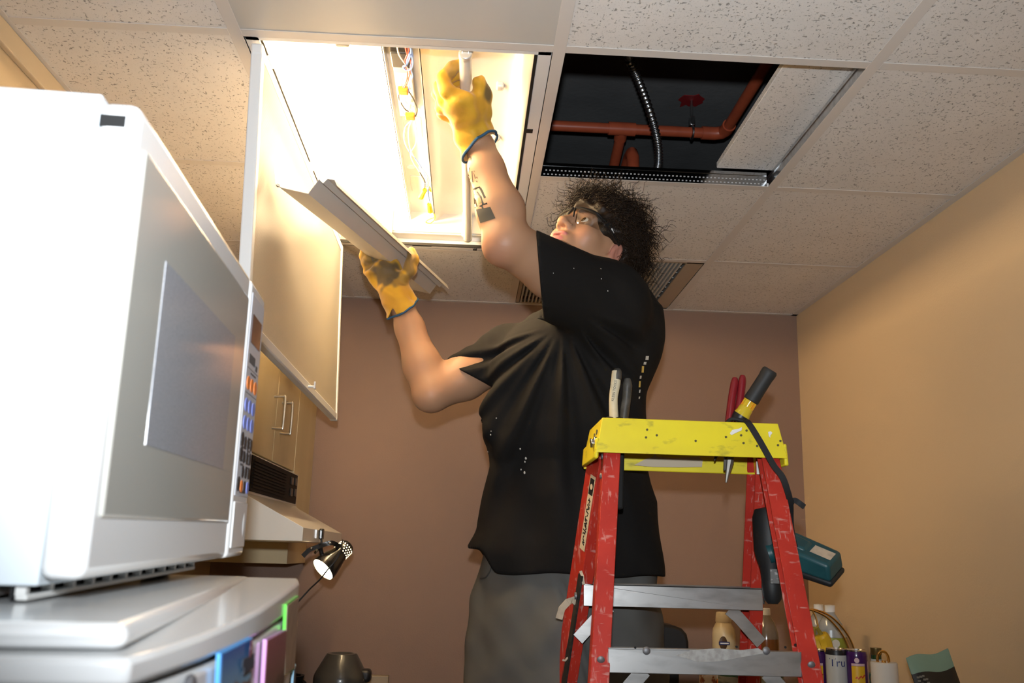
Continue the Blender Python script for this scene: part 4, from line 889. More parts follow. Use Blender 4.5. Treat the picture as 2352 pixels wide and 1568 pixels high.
# amber juice bottle
ya = 1.50; ht = zz(1761, 1396, ya); m_amb = mat('amber_liquid', (.16, .055, .015), .15, coat=.5); m_clr = mat('clear_plastic', (.9, .92, .93), .06, trans=.92, ior=1.2)
t, x = bottle('juice_bottle', 1761, ya, [(.036, 0), (.039, .012), (.039, ht-.105), (.0385, ht-.095)], m_amb, 'amber juice bottle with a white cap behind the ladder rails')
MB().lathe([(.0385, ht-.095), (.037, ht-.075), (.028, ht-.045), (.015, ht-.026), (.0125, ht-.02)], (x, ya, ZS), (0,0,1), 28).build('bottle_shoulder', mat('tinted_plastic', (.16, .12, .085), .15, coat=.5), t)
MB().lathe([(.0145, ht-.022), (.015, ht-.02), (.015, ht-.002), (.0135, ht), (.001, ht)], (x, ya, ZS), (0,0,1), 24).build('cap', m_white, t)
# green soda bottles
m_grn = mat('green_plastic', (.012, .065, .018), .12, coat=.6)
for u, y, lab in ((1672, 1.36, 'green soda bottle between the creamer and the ladder rail'), (1772, 1.34, 'green soda bottle with a grey label seen through the ladder rails')):
    ht = zz(u, 1515, y)
    t, x = bottle('soda_bottle', u, y, [(.028, 0), (.033, .01), (.033, ht*.78), (.030, ht*.9), (.018, ht*1.0), (.012, ht*1.05)], m_grn, lab, group='green soda bottles')
    MB().lathe([(.013, ht*1.04), (.013, ht*1.16), (.001, ht*1.165)], (x, y, ZS), (0,0,1), 20).build('cap', mat('green_cap', (.05, .30, .03), .4), t)
    band(t, x, y, .0332, ht*.18, ht*.66, mat('grey_label2', (.30, .29, .24), .45, mott=(60, (.08, .09, .07), .5, .6, (.3, .3, 1))))
# patterned carton
yq = 1.40; q = PY(1626, 1525, yq); t = thing('food_carton', (q.x, yq, ZS), 'small cream carton with a brown picture left of the creamer', 'carton')
MB().box((q.x-.024, yq-.02, ZS), (q.x+.022, yq+.02, q.z)).build('carton_body', mat('carton_print', (.62, .50, .38), .5, mott=(40, (.22, .06, .03), .52, .60)), t, bevel=.002)
# cans
def can(u, v, y, cols, label, text=None):
    p = PY(u, v, y); h = p.z-ZS; x = p.x; r = .0285
    t = thing('drink_can', (x, y, ZS), label, 'can', 'drink cans on the side counter')
    c0, c1 = cols
    MB().lathe([(.022, 0), (.026, .004), (r, .012), (r, h-.016)], (x, y, ZS), (0,0,1), 32).build('can_body', c0, t, smooth=40)
    MB().lathe([(r, h-.0165), (r, h-.014), (.0262, h-.004)], (x, y, ZS), (0,0,1), 32).build('can_shoulder', c1, t, smooth=40)
    MB().lathe([(.0262, h-.005), (.0268, h-.001), (.0255, h), (.0240, h-.004), (.001, h-.004)], (x, y, ZS), (0,0,1), 32).build('can_rim', mat('aluminium_bright', (.75, .75, .74), .2, 1.0), t, smooth=40)
    return t, x, y, h
m_cw = mat('can_white', (.52, .52, .49), .3, coat=.3); m_pp = mat('can_purple', (.055, .012, .10), .25, coat=.4)
t, x, y, h = can(1920, 1488, 1.02, (m_cw, m_black), 'white drink can with dark lettering in front of the bananas')
for tx, sz, dx_, dz in (('Tru', .030, -.004, -.036), ):
    lt_ = text_mb(tx, sz, (0,0,0), (1,0,0), (0,1,0), 0, 1.0, 0); mb = MB()
    mb.v = [V(x+.0288*math.sin((v.x+dx_)/.0288-.16), y-.0288*math.cos((v.x+dx_)/.0288-.16), ZS+h+dz+v.y) for v in lt_.v]; mb.f = lt_.f
    mb.build('lettering', mat('navy_ink', (.02, .03, .14), .4), t, smooth=0)
for k in range(2):
    mb = MB().ball((0,0,0), (1, 1, 1), 12, 8); a_ = .5-.4*k; mb.v = [V(x+.028*math.sin(a_)+v.x*.006, y-.028*math.cos(a_)+v.y*.002, ZS+.035+.02*k+v.z*.007) for v in mb.v]; mb.build('berry_print', mat('berry', (.32, .22, .16), .5), t, smooth=60)
band(t, x, y, .0286, .075, .078, m_ink, 'print_line')
for k, (u, v, yy_, lab) in enumerate(((1966, 1491, 1.00, 'purple drink can with a yellow panel beside the paper roll'), (1872, 1490, 1.06, 'purple drink can half hidden by the ladder rail'))):
    t, x, y, h = can(u, v, yy_, (m_pp, m_pp), lab)
    def arcpatch(a0, a1, z0, z1, m, name, r=.0288):
        mb = MB(); mb.grid(lambda s, w: (x+r*math.sin(a0+(a1-a0)*s), y-r*math.cos(a0+(a1-a0)*s), ZS+z0+(z1-z0)*w), 8, 1); return mb.build(name, m, t)
    arcpatch(-.9, .35, h-.105, h-.040, mat('yellow_label', (.72, .42, .02), .35), 'yellow_panel'); arcpatch(-.9, .35, h-.041, h-.034, mat('pink_label', (.60, .40, .42), .4), 'panel_edge')
    arcpatch(.75, 1.45, h-.115, h-.028, mat('pink_label', (.60, .40, .42), .4), 'side_panel')
    mb = MB().strip([V(x+.0293*math.sin(-.55+.12*j), y-.0293*math.cos(-.55+.12*j), ZS+h-.072+.0035*math.sin(j*2.1)+.001*j) for j in range(8)], .0035, .0004, (0,0,1)); mb.build('red_script', mat('red_ink', (.55, .04, .02), .4), t, smooth=0)
    MB().lathe([(.0065, 0), (.0065, .0006)], (x+.0285*math.sin(-.38), y-.0285*math.cos(-.38), ZS+h-.026), (math.sin(-.38), -math.cos(-.38), 0), 20).build('round_badge', mat('pink_label', (.60, .40, .42), .4), t, smooth=0)
# water bottles
m_wat = mat('clear_bottle', (.62, .66, .68), .08, trans=.55, ior=1.25, coat=.5)
for i, (u, v, y, lab) in enumerate(((1910, 1388, 1.31, 'clear water bottle with a white cap and green label by the wall'), (1884, 1386, 1.46, 'clear bottle behind the banana stand half hidden by the ladder'))):
    ht = zz(u, v, y)
    t, x = bottle('water_bottle', u, y, [(.036, 0), (.044, .012), (.044, ht-.125), (.0425, ht-.10), (.034, ht-.055), (.016, ht-.028), (.0125, ht-.02)], m_wat, lab, group='clear water bottles')
    MB().lathe([(.0145, ht-.022), (.0155, ht-.018), (.0155, ht-.002), (.001, ht)], (x, y, ZS), (0,0,1), 20).build('cap', m_white, t)
    lo, hi = zz(u, 1520, y), zz(u, 1462, y)
    band(t, x, y, .0443, lo, hi, mat('lime_label', (.28, .32, .04), .4))
    band(t, x, y, .0443, hi+.001, hi+.022, mat('silver_label', (.55, .60, .63), .2, .5)); 
    if i == 0: MB().lathe([(.012, 0), (.012, .0006)], (x-.004, y-.0446, hi-.016), (0, -1, 0), 24).xf(Matrix.Translation((0, 0, ZS))).build('round_badge', mat('label_white', (.62, .62, .56), .4), t, smooth=0)
# banana stand and bananas
m_gold = mat('gold_wire', (.72, .42, .12), .22, 1.0); yb = 1.12
bs = thing('banana_stand', PY(1930, 1568, yb), 'gold wire banana stand arching over the bananas', 'banana stand')
for dx_, y in ((0, yb), (12, yb+.015)):
    MB().tube(smooth_path([PY(1820+dx_, 1430, y), PY(1845+dx_, 1402, y), PY(1868+dx_, 1402, y), PY(1900+dx_, 1418, y), PY(1930+dx_, 1450, y), PY(1948+dx_, 1485, y), PY(1958+dx_, 1530, y), V(PY(1962+dx_, 1568, y).x, y, ZS+.006)], 8), .0028, n=8).build('stand_arm', m_gold, bs)
MB().tube([V(PY(1905, 1568, yb).x+.045*math.cos(2*PI*k/28), yb+.045+.045*math.sin(2*PI*k/28), ZS+.004) for k in range(28)], .0035, n=8, closed=True).build('stand_base', m_gold, bs)
MB().tube(smooth_path([PY(1866, 1402, yb), PY(1874, 1418, yb), PY(1879, 1440, yb)], 5), .0025, n=8).build('stand_hook', m_gold, bs)
m_ban = mat('banana_skin', (.66, .42, .02), .45, mott=(20, (.56, .36, .02), .4, .7)); m_stem = mat('banana_stem', (.30, .24, .04), .6)
for k, (pts, lab) in enumerate((([(1876, 1440), (1886, 1456), (1897, 1478), (1900, 1510), (1895, 1540), (1888, 1560)], 'ripe yellow banana hanging nearest the white can'), ([(1872, 1440), (1868, 1460), (1874, 1480), (1882, 1505), (1884, 1530), (1880, 1552)], 'ripe yellow banana behind the ladder rail'), ([(1870, 1440), (1856, 1462), (1852, 1490), (1858, 1520), (1866, 1540)], 'ripe yellow banana mostly hidden by the ladder'))):
    y = yb+.012*k-.01; pp = smooth_path([PY(u, v, y+.01*math.sin(i)) for i, (u, v) in enumerate(pts)], 5); n = len(pp)
    t = thing('banana', pp[0], lab, 'banana', 'bananas on the gold stand')
    rads = [.019*min(1, max(.32, (i/n-.02)*4.5))*min(1, (1.06-i/n)*5) for i in range(n)]
    MB().tube(pp[5:], rads[5:], n=7).build('banana_body', m_ban, t, smooth=50)
    MB().tube(pp[:7], [.0048+.0018*i/6 for i in range(7)], n=7).build('banana_stem', m_stem, t)
# green wine bottle, paper roll on a gold holder, teal carton, coffee bag
yw = .93; ht = zz(2012, 1487, yw)
t, x = bottle('wine_bottle', 2011, yw, [(.030, 0), (.033, .008), (.033, ht*.36), (.028, ht*.5), (.0135, ht*.72), (.0125, ht-.002)], mat('dark_green_glass', (.012, .04, .014), .08, coat=.6), 'dark green bottle with a gold top behind the paper roll')
MB().lathe([(.0128, ht-.018), (.0142, ht-.016), (.0142, ht), (.001, ht)], (x, yw, ZS), (0,0,1), 20).build('foil_cap', mat('bronze_foil', (.20, .15, .06), .3, .8), t)
band(t, x, yw, .0142, ht-.045, ht-.028, mat('neck_label', (.40, .42, .42), .4), 'neck_label')
yr = .88; p = PY(2030, 1520, yr); hr = p.z-ZS
t = thing('paper_towel_roll', (p.x, yr, ZS), 'slim white paper towel roll on a gold holder', 'paper roll')
MB().lathe([(.012, .004), (.0325, .004), (.0332, .01), (.0332, hr-.003), (.032, hr), (.014, hr), (.012, hr-.004)], (p.x, yr, ZS), (0,0,1), 40).build('paper', mat('paper_white', (.66, .61, .54), .85), t, smooth=40)
ho = thing('towel_holder', (p.x, yr, ZS), 'gold loop topped paper towel holder standing through the roll', 'holder')
MB().cyl((p.x, yr, ZS), (p.x, yr, ZS+hr+.004), .006, n=12).build('post', m_gold, ho)
MB().tube(smooth_path([(p.x-.0155, yr, ZS+hr-.004), (p.x-.0165, yr, ZS+hr+.010), (p.x-.009, yr, ZS+hr+.024), (p.x+.004, yr, ZS+hr+.025), (p.x+.012, yr, ZS+hr+.014), (p.x+.0135, yr, ZS+hr-.004)], 5), .0036, n=10).build('loop', m_gold, ho)
MB().lathe([(.05, 0), (.05, .003), (.001, .004)], (p.x, yr, ZS), (0,0,1), 32).build('base', m_gold, ho)
q = PY(1990, 1546, 1.10); t = thing('tea_carton', (q.x, 1.10, ZS), 'dark teal carton behind the purple can', 'carton')
MB().box((q.x-.012, 1.09, ZS), (q.x+.06, 1.13, q.z)).build('carton_body', mat('teal_card', (.01, .06, .05), .5), t, bevel=.002)
yg = .70
c = [PY(2100, 1568, yg), PY(2204, 1568, yg), PY(2177, 1491, yg+.02), PY(2081, 1511, yg+.02)]
t = thing('coffee_bag', (c[0]+c[1])/2*1.0, 'black foil bag with a mint green folded top leaning by the wall', 'bag')
dn = (c[0]-c[3]).normalized(); dn2 = (c[1]-c[2]).normalized()
lowL = c[0]+dn*((c[0].z-ZS)/abs(dn.z)-.002); lowR = c[1]+dn2*((c[1].z-ZS)/abs(dn2.z)-.002)
m_bagb = mat('black_foil', (.016, .014, .012), .3, coat=.3); m_mint = mat('mint_foil', (.20, .30, .22), .35, bump=(30, .3, .004))
def bagpt(s, w): top = c[3].lerp(c[2], s)+V(0, 0, .004*math.sin(s*7)); bot = lowL.lerp(lowR, s); return top.lerp(bot, w)
def bagface(w0, w1, m, name, parent):
    mb = MB(); nu, nv = 14, 10
    def thick(s, w): return .002+.034*max(0, math.sin(PI*s))**.6*(w**.8)+.0022*math.sin(9*s+14*w)*w
    mb.grid(lambda s, w: bagpt(s, w0+(w1-w0)*w)+V(0, -thick(s, w0+(w1-w0)*w), 0), nu, nv); mb.grid(lambda s, w: bagpt(s, w0+(w1-w0)*w)+V(0, thick(s, w0+(w1-w0)*w)*.6, 0), nu, nv)
    return mb.build(name, m, parent, smooth=60)
bagface(0, .17, m_mint, 'folded_top', t); bg = bagface(.17, 1, m_bagb, 'bag_body', t)
pt = mat('pale_print', (.20, .18, .14), .5); rq = random.Random(5)
for i in range(4):
    for j in range(5):
        s = .05+.055*i; w = .20+.035*j
        if rq.random() < .2: continue
        a = bagpt(s, w)+V(0, -.0155-.028*s, 0); MB().box((a.x-.003, a.y-.0004, a.z-.0022), (a.x+.0022+rq.random()*.002, a.y, a.z+.0022)).build('printed_mark', pt, bg, smooth=0)
# black rounded appliance behind the worker
yk_ = 1.60; p = PY(1535, 1428, yk_); cm_ = thing('coffee_maker', (p.x, yk_, ZS-.0), 'black rounded coffee maker against the back wall behind the worker', 'coffee maker')
q = PY(1573, 1470, yk_); wd_ = .21
pl_ = [(-wd_, 0), (0, 0), (.0, .06), (-.006, .085), (-.022, .102), (-.045, .110), (-.09, .116), (-wd_, .118)]
zt_ = p.z
MB().prism([(a_, b_) for a_, b_ in pl_], (q.x, yk_-.06, zt_-.118), (1,0,0), (0,0,1), (0, .14, 0)).build('rounded_head', m_black, cm_, bevel=.010, seg=3)
MB().box((q.x-wd_, yk_+.0, .90), (q.x-.02, yk_+.08, zt_-.10)).build('back_column', m_black, cm_, bevel=.006)
o = MB().box((.98, yk_-.14, .86), (1.204, YB-.004, .90)).build('low_shelf', m_maple, None, bevel=.002); tag(o, 'low maple shelf by the back wall under the coffee maker', 'shelf')
MB().box((1.0, yk_-.12, 0), (1.19, YB-.004, .86)).build('shelf_body', m_maple, o, smooth=0)
# ------------------------------------------------------------------ signed-distance modelling for the worker
def _a(p): return np.array(p, dtype=np.float64)
def sd_cone(P, a, b, r1, r2):                       # round cone (tapered capsule)
    a = _a(a); b = _a(b); ba = b-a; l2 = ba@ba; rr = r1-r2; a2 = l2-rr*rr; il2 = 1/l2
    pa = P-a; y = pa@ba; z = y-l2; x2 = ((pa*l2-y[:, None]*ba)**2).sum(1); y2 = y*y*l2; z2 = z*z*l2
    k = np.sign(rr)*rr*rr*x2
    d = (np.sqrt(np.maximum(x2*a2*il2, 0))+y*rr)*il2-r1
    m1 = np.sign(z)*a2*z2 > k; m2 = np.sign(y)*a2*y2 < k
    d = np.where(m2, np.sqrt(np.maximum(x2+y2, 0))*il2-r1, d)
    d = np.where(m1, np.sqrt(np.maximum(x2+z2, 0))*il2-r2, d)
    return d
def sd_ell(P, c, r, M=None):
    q = P-_a(c)
    if M is not None: q = q@M
    r = _a(r); k0 = np.sqrt(((q/r)**2).sum(1)); k1 = np.sqrt(((q/(r*r))**2).sum(1))+1e-9
    return k0*(k0-1)/k1
def smin(a, b, k):
    h = np.clip(.5+.5*(b-a)/k, 0, 1); return b*(1-h)+a*h-k*h*(1-h)
def smax(a, b, k): return -smin(-a, -b, k)
def chain(P, pts, rads, k=.02):
    d = None
    for i in range(len(pts)-1):
        e = sd_cone(P, pts[i], pts[i+1], rads[i], rads[i+1]); d = e if d is None else smin(d, e, k)
    return d
def axis_grid(lo, hi, fine, coarse, f0=None, f1=None):
    out = [lo]; x = lo
    while x < hi:
        s = fine if (f0 is not None and f0-.01 <= x <= f1) else coarse
        x += s; out.append(x)
    while len(out) % 4: out.append(out[-1]+coarse)
    return np.array(out)
def surface_nets(fn, X, Y, Z):
    nx, ny, nz = len(X), len(Y), len(Z); B = 4
    bx = [X[i:i+B] for i in range(0, nx, B)]; by = [Y[i:i+B] for i in range(0, ny, B)]; bz = [Z[i:i+B] for i in range(0, nz, B)]
    def cr(b): return np.array([(c[0]+c[-1])/2 for c in b]), np.array([(c[-1]-c[0])/2 for c in b])
    (cx, hx), (cy, hy), (cz, hz) = cr(bx), cr(by), cr(bz)
    G = np.stack(np.meshgrid(cx, cy, cz, indexing='ij'), -1); HH = np.stack(np.meshgrid(hx, hy, hz, indexing='ij'), -1)
    dc = fn(G.reshape(-1, 3)).reshape(G.shape[:3]); rad = np.sqrt((HH**2).sum(-1))
    act = np.abs(dc) < rad*1.7+.02
    D = np.repeat(np.repeat(np.repeat(dc, B, 0), B, 1), B, 2).astype(np.float32)
    ii, jj, kk = np.nonzero(act); o = np.arange(B)
    I = (ii[:, None, None, None]*B+o[None, :, None, None]); J = (jj[:, None, None, None]*B+o[None, None, :, None]); K = (kk[:, None, None, None]*B+o[None, None, None, :])
    I, J, K = [q.ravel() for q in np.broadcast_arrays(I, J, K)]
    for s in range(0, len(I), 1500000):
        sl = slice(s, s+1500000); D[I[sl], J[sl], K[sl]] = fn(np.stack([X[I[sl]], Y[J[sl]], Z[K[sl]]], 1))
    S = D < 0
    cnt = np.zeros((nx-1, ny-1, nz-1), np.int8)
    for a in (0, 1):
        for b in (0, 1):
            for c in (0, 1): cnt += S[a:nx-1+a, b:ny-1+b, c:nz-1+c]
    ci, cj, ck = np.nonzero((cnt > 0) & (cnt < 8)); n = len(ci)
    idx = np.full(cnt.shape, -1, np.int64); idx[ci, cj, ck] = np.arange(n)
    acc = np.zeros((n, 3)); w = np.zeros(n)
    corners = [(a, b, c) for a in (0, 1) for b in (0, 1) for c in (0, 1)]
    for p in corners:
        for ax in range(3):
            if p[ax]: continue
            q = list(p); q[ax] = 1
            d0 = D[ci+p[0], cj+p[1], ck+p[2]]; d1 = D[ci+q[0], cj+q[1], ck+q[2]]; m = (d0 < 0) != (d1 < 0)
            t = np.where(m, d0/np.where(m, d0-d1, 1), 0)
            p0 = np.stack([X[ci+p[0]], Y[cj+p[1]], Z[ck+p[2]]], 1); p1 = np.stack([X[ci+q[0]], Y[cj+q[1]], Z[ck+q[2]]], 1)
            acc += np.where(m[:, None], p0+(p1-p0)*t[:, None], 0); w += m
    Vt = acc/w[:, None]
    F = []
    for ax in range(3):
        sl0 = [slice(None)]*3; sl1 = [slice(None)]*3; sl0[ax] = slice(0, -1); sl1[ax] = slice(1, None)
        ch = S[tuple(sl0)] != S[tuple(sl1)]; e = np.array(np.nonzero(ch)); 
        u, v = [(1, 2), (2, 0), (0, 1)][ax]
        ok = (e[u] > 0) & (e[v] > 0) & (e[u] < D.shape[u]-1) & (e[v] < D.shape[v]-1); e = e[:, ok]
        flip = S[tuple(sl0)][tuple(e)]
        def cell(du, dv): c = e.copy(); c[u] -= du; c[v] -= dv; return idx[c[0], c[1], c[2]]
        q = np.stack([cell(1, 1), cell(0, 1), cell(0, 0), cell(1, 0)], 1)
        q = np.where(flip[:, None], q, q[:, ::-1]); F.append(q)
    F = np.concatenate(F); return Vt, F[(F >= 0).all(1)]
def sdf_object(name, fn, grid, m, parent, color=None, label=None, relax=1, kind=None):
    Vt, F = surface_nets(fn, *grid)
    for _ in range(relax):                                # light Laplacian relax
        acc = np.zeros_like(Vt); c = np.zeros(len(Vt))
        for a, b in ((0, 1), (1, 2), (2, 3), (3, 0)):
            np.add.at(acc, F[:, a], Vt[F[:, b]]); np.add.at(c, F[:, a], 1)
            np.add.at(acc, F[:, b], Vt[F[:, a]]); np.add.at(c, F[:, b], 1)
        Vt = Vt*.5+.5*acc/np.maximum(c, 1)[:, None]
    me = bpy.data.meshes.new(name); cen = Vt.mean(0)
    me.from_pydata((Vt-cen).tolist(), [], F.tolist()); me.shade_smooth()
    if color is not None:
        ca = me.color_attributes.new('tint', 'FLOAT_COLOR', 'POINT'); cc = np.ones((len(Vt), 4), np.float32); cc[:, :3] = color(Vt); ca.data.foreach_set('color', cc.ravel())
    me.materials.append(m); o = bpy.data.objects.new(name, me); link(o, name, parent, cen)
    if label: o['label'] = label
    if kind: o['kind'] = kind
    return o
def ss(x, a, b): t = np.clip((x-a)/(b-a), 0, 1); return t*t*(3-2*t)
def tint_mat(name, rough, spec=.5, sheen=0., bump=None, sss=0.):
    m = mat(name, (.5, .5, .5), rough, spec=spec, sheen=sheen, bump=bump); nt, b = nodes_of(m)
    at = nt.nodes.new('ShaderNodeAttribute'); at.attribute_name = 'tint'; nt.links.new(at.outputs['Color'], b.inputs['Base Color'])
    if sss: b.inputs['Subsurface Weight'].default_value = sss; b.inputs['Subsurface Radius'].default_value = (.010, .004, .002); b.inputs['Subsurface Scale'].default_value = .6
    return m
# ---- skeleton (metres); positions read from the photograph at the depth of the ladder
HO = _a((.739, .5106, 2.2234))
MH = np.array([[-.656, -.5708, .4937], [.7339, -.6352, .2407], [.1762, .5203, .8356]])    # columns: right, forward, up
def HL(a, b, c): return HO+MH@_a((a, b, c))
def pv(v): return _a((v.x, v.y, v.z))
SLs = pv(PY(1392, 692, .44)); ELb = pv(PY(1163, 556, .25)); WLs = pv(PY(1103, 335, .285))
SRs = pv(PY(1170, 815, .74)); ERb = pv(PY(992, 903, .66)); WRs = pv(PY(925, 705, .715))
NB = _a((.695, .590, 2.015))
PEL = _a((.715, .785, 1.40)); CH = _a((.675, .635, 1.90))
person = thing('person', (.78, .82, .54), 'person in black T-shirt, grey trousers and yellow work gloves reaching up from the ladder', 'person')
def f_body(P):
    q = (P-HO)@MH
    m = q.copy(); m[:, 0] = np.abs(m[:, 0])
    d = sd_ell(q, (0, -.012, .030), (.075, .096, .086))
    d = smin(d, sd_ell(q, (0, .028, -.030), (.061, .066, .080)), .03)
    d = smin(d, sd_cone(m, (.054, -.012, -.052), (.016, .070, -.098), .024, .021), .025)
    d = smin(d, sd_ell(q, (0, .076, -.100), (.023, .020, .018)), .018)
    d = smin(d, sd_ell(m, (.042, .056, -.026), (.026, .026, .024)), .022)
    d = smin(d, sd_cone(m, (.006, .087, .026), (.040, .072, .024), .0085, .008), .014)
    d = smin(d, sd_ell(q, (0, .082, -.060), (.030, .020, .022)), .016)               # muzzle under the nose
    d = smax(d, -sd_ell(m, (.031, .099, .004), (.017, .016, .011)), .012)             # eye sockets
    d = smin(d, sd_ell(m, (.032, .0735, .004), (.0148, .0142, .0132)), .004)          # lids over the eyeballs
    d = smax(d, -sd_ell(m, (.032, .0900, .003), (.0112, .012, .0042)), .0025)         # lid opening
    nose = sd_cone(q, (0, .089, .014), (0, .110, -.024), .0078, .0118)
    nose = smin(nose, sd_ell(m, (.0135, .099, -.030), (.0088, .0110, .0085)), .008)
    nose = smin(nose, sd_ell(q, (0, .111, -.026), (.0115, .0095, .0095)), .006)
    d = smin(d, nose, .010)
    d = smax(d, -sd_ell(m, (.0072, .104, -.0385), (.0042, .0070, .0060)), .002)       # nostrils
    lip = sd_ell(m, (.007, .0985, -.0545), (.017, .0080, .0058)); lip = smin(lip, sd_ell(q, (0, .0965, -.0695), (.0185, .0090, .0068)), .004)
    d = smin(d, lip, .0035)
    d = smax(d, -sd_ell(q, (0, .107, -.0615), (.0165, .0120, .0022)), .0018)          # parted lips
    d = smin(d, sd_ell(q, (0, .083, -.086), (.022, .012, .006)), .012)
    # ears: rim, concha hollow, lobe
    ear = sd_ell(m, (.078, -.012, -.012), (.0075, .0185, .030)); ear = smin(ear, sd_ell(m, (.077, -.004, -.036), (.007, .009, .010)), .008)
    ear = smax(ear, -sd_ell(m, (.0865, -.011, -.010), (.0055, .0105, .0195)), .003)
    ear = smin(ear, sd_cone(m, (.079, -.003, .002), (.079, -.013, -.016), .0032, .003), .003)
    d = smin(d, ear, .006)
    neckt = HL(0, -.028, -.045)
    d = smin(d, sd_cone(P, neckt, NB, .054, .062), .022)
    # trunk and limbs, one surface
    d = smin(d, sd_cone(P, SLs, NB, .050, .045), .03); d = smin(d, sd_cone(P, SRs, NB, .050, .045), .03)
    d = smin(d, chain(P, [NB, CH, _a((.70, .71, 1.62)), PEL], [.055, .115, .120, .130], .05), .04)
    up = chain(P, [SLs, SLs*.45+ELb*.55, ELb], [.064, .062, .047], .02)
    elt = ELb+_a((-.012, .0, -.018)); up = smin(up, sd_ell(P, elt, (.030, .034, .028)), .022)
    fm = ELb*.68+WLs*.32
    fo = chain(P, [ELb, fm+_a((.006, 0, 0)), ELb*.25+WLs*.75, WLs], [.047, .0490, .0365, .0310], .02)
    d = smin(d, smin(up, fo, .016), .03)
    up = chain(P, [SRs, SRs*.4+ERb*.6, ERb], [.056, .055, .044], .02); up = smin(up, sd_ell(P, ERb+_a((-.010, -.004, -.014)), (.030, .030, .026)), .02)
    fo = chain(P, [ERb, ERb*.68+WRs*.32, ERb*.25+WRs*.75, WRs], [.044, .0460, .0350, .0305], .02)
    d = smin(d, smin(up, fo, .016), .03)
    # hands inside the gloves
    d = smin(d, sd_cone(P, WLs, LP_C, .029, .020), .012); d = smin(d, sd_cone(P, WRs, RP_C, .029, .020), .012)
    for h, k, a in (((.60, .83, 1.36), (.615, .815, .99), (.73, .862, .62)), ((.825, .755, 1.36), (.86, .815, .99), (.885, .862, .62))):
        d = smin(d, chain(P, [_a(h), _a(k), _a(a)], [.100, .062, .045], .03), .05)
    return d
LP_C = _a((.432, .232, 2.405)); RP_C = pv(PY(893, 632, .725))
SKIN = np.array((.43, .238, .138))
def c_body(Vt):
    q = (Vt-HO)@MH; m = q.copy(); m[:, 0] = np.abs(m[:, 0]); n = len(Vt)
    c = np.tile(SKIN, (n, 1))
    def mix(w, col): return c*(1-w[:, None])+np.array(col)*w[:, None]
    inh = np.linalg.norm(q, axis=1) < .16
    w = np.exp(-((q[:, 0]/.034)**2+((q[:, 2]+.024)/.020)**2+((q[:, 1]-.075)/.03)**2))*0
    w = ss(-np.sqrt(((m[:, 0]-.042)/.026)**2+((q[:, 1]-.066)/.03)**2+((q[:, 2]+.034)/.026)**2), -1.2, -.2)*.5*inh; c = mix(w, (.52, .22, .15))
    lipd = np.minimum(sd_ell(m, (.007, .0985, -.0545), (.017, .0085, .0058)), sd_ell(q, (0, .0965, -.0695), (.0185, .0095, .0068)))
    c = mix(ss(-lipd, -.0030, -.0002)*inh*(q[:, 1] > .085), (.52, .19, .165))
    w = ss(-sd_ell(q, (0, .107, -.0615), (.0165, .0135, .0030)), -.002, .001)*inh; c = mix(w*.8, (.20, .05, .045))
    w = ss(-sd_cone(m, (.013, .092, .026), (.048, .070, .029), .005, .003), -.003, .001)*inh; c = mix(w*.85, (.035, .020, .014))
    rs = np.sin(q[:, 0]*4100+q[:, 2]*2900)*.5+.5
    w = (np.exp(-(((m[:, 0]-.014)/.015)**2+((q[:, 2]+.0455)/.0045)**2))*(q[:, 1] > .085)+.7*np.exp(-((q[:, 0]/.024)**2+((q[:, 2]+.100)/.015)**2))*(q[:, 1] > .06))*inh*(.35+.3*rs); c = mix(np.clip(w, 0, .6), (.10, .055, .035))
    w = ss(-sd_ell(m, (.079, -.012, -.012), (.014, .022, .036)), -.002, .004)*inh; c = mix(w*.7, (.50, .20, .16))
    w = ss(-np.linalg.norm(Vt-(ELb+_a((-.03, -.02, -.03))), axis=1), -.07, -.02)*.45; c = mix(w, (.40, .17, .105))
    return c
m_skin = tint_mat('skin', .48, .4, sss=.15, bump=(500, .06, .001))
GX = axis_grid(.16, 1.06, .0026, .0065, .60, .84); GY = axis_grid(.12, 1.02, .0026, .0065, .37, .62); GZ = axis_grid(.58, 2.40, .0026, .0075, 2.08, 2.345)
body = sdf_object('body', f_body, (GX, GY, GZ), m_skin, person, c_body, relax=1)
# ---- eyes
m_eye = mat('eye_white', (.80, .76, .70), .12, coat=.6); m_iris = mat('iris', (.06, .028, .012), .12, coat=.8)
for s in (-1, 1):
    c = HL(s*.032, .0745, .004); e = MB().ball(c, .0132, 24, 16).build('eye', m_eye, body, smooth=60)
    look = MH@_a((.06, .98, .04)); look /= np.linalg.norm(look)
    MB().lathe([(.0066, .0117), (.0063, .0126), (.0035, .0135), (.0001, .0138)], tuple(c), tuple(look), 20).build('iris', m_iris, e, smooth=60)
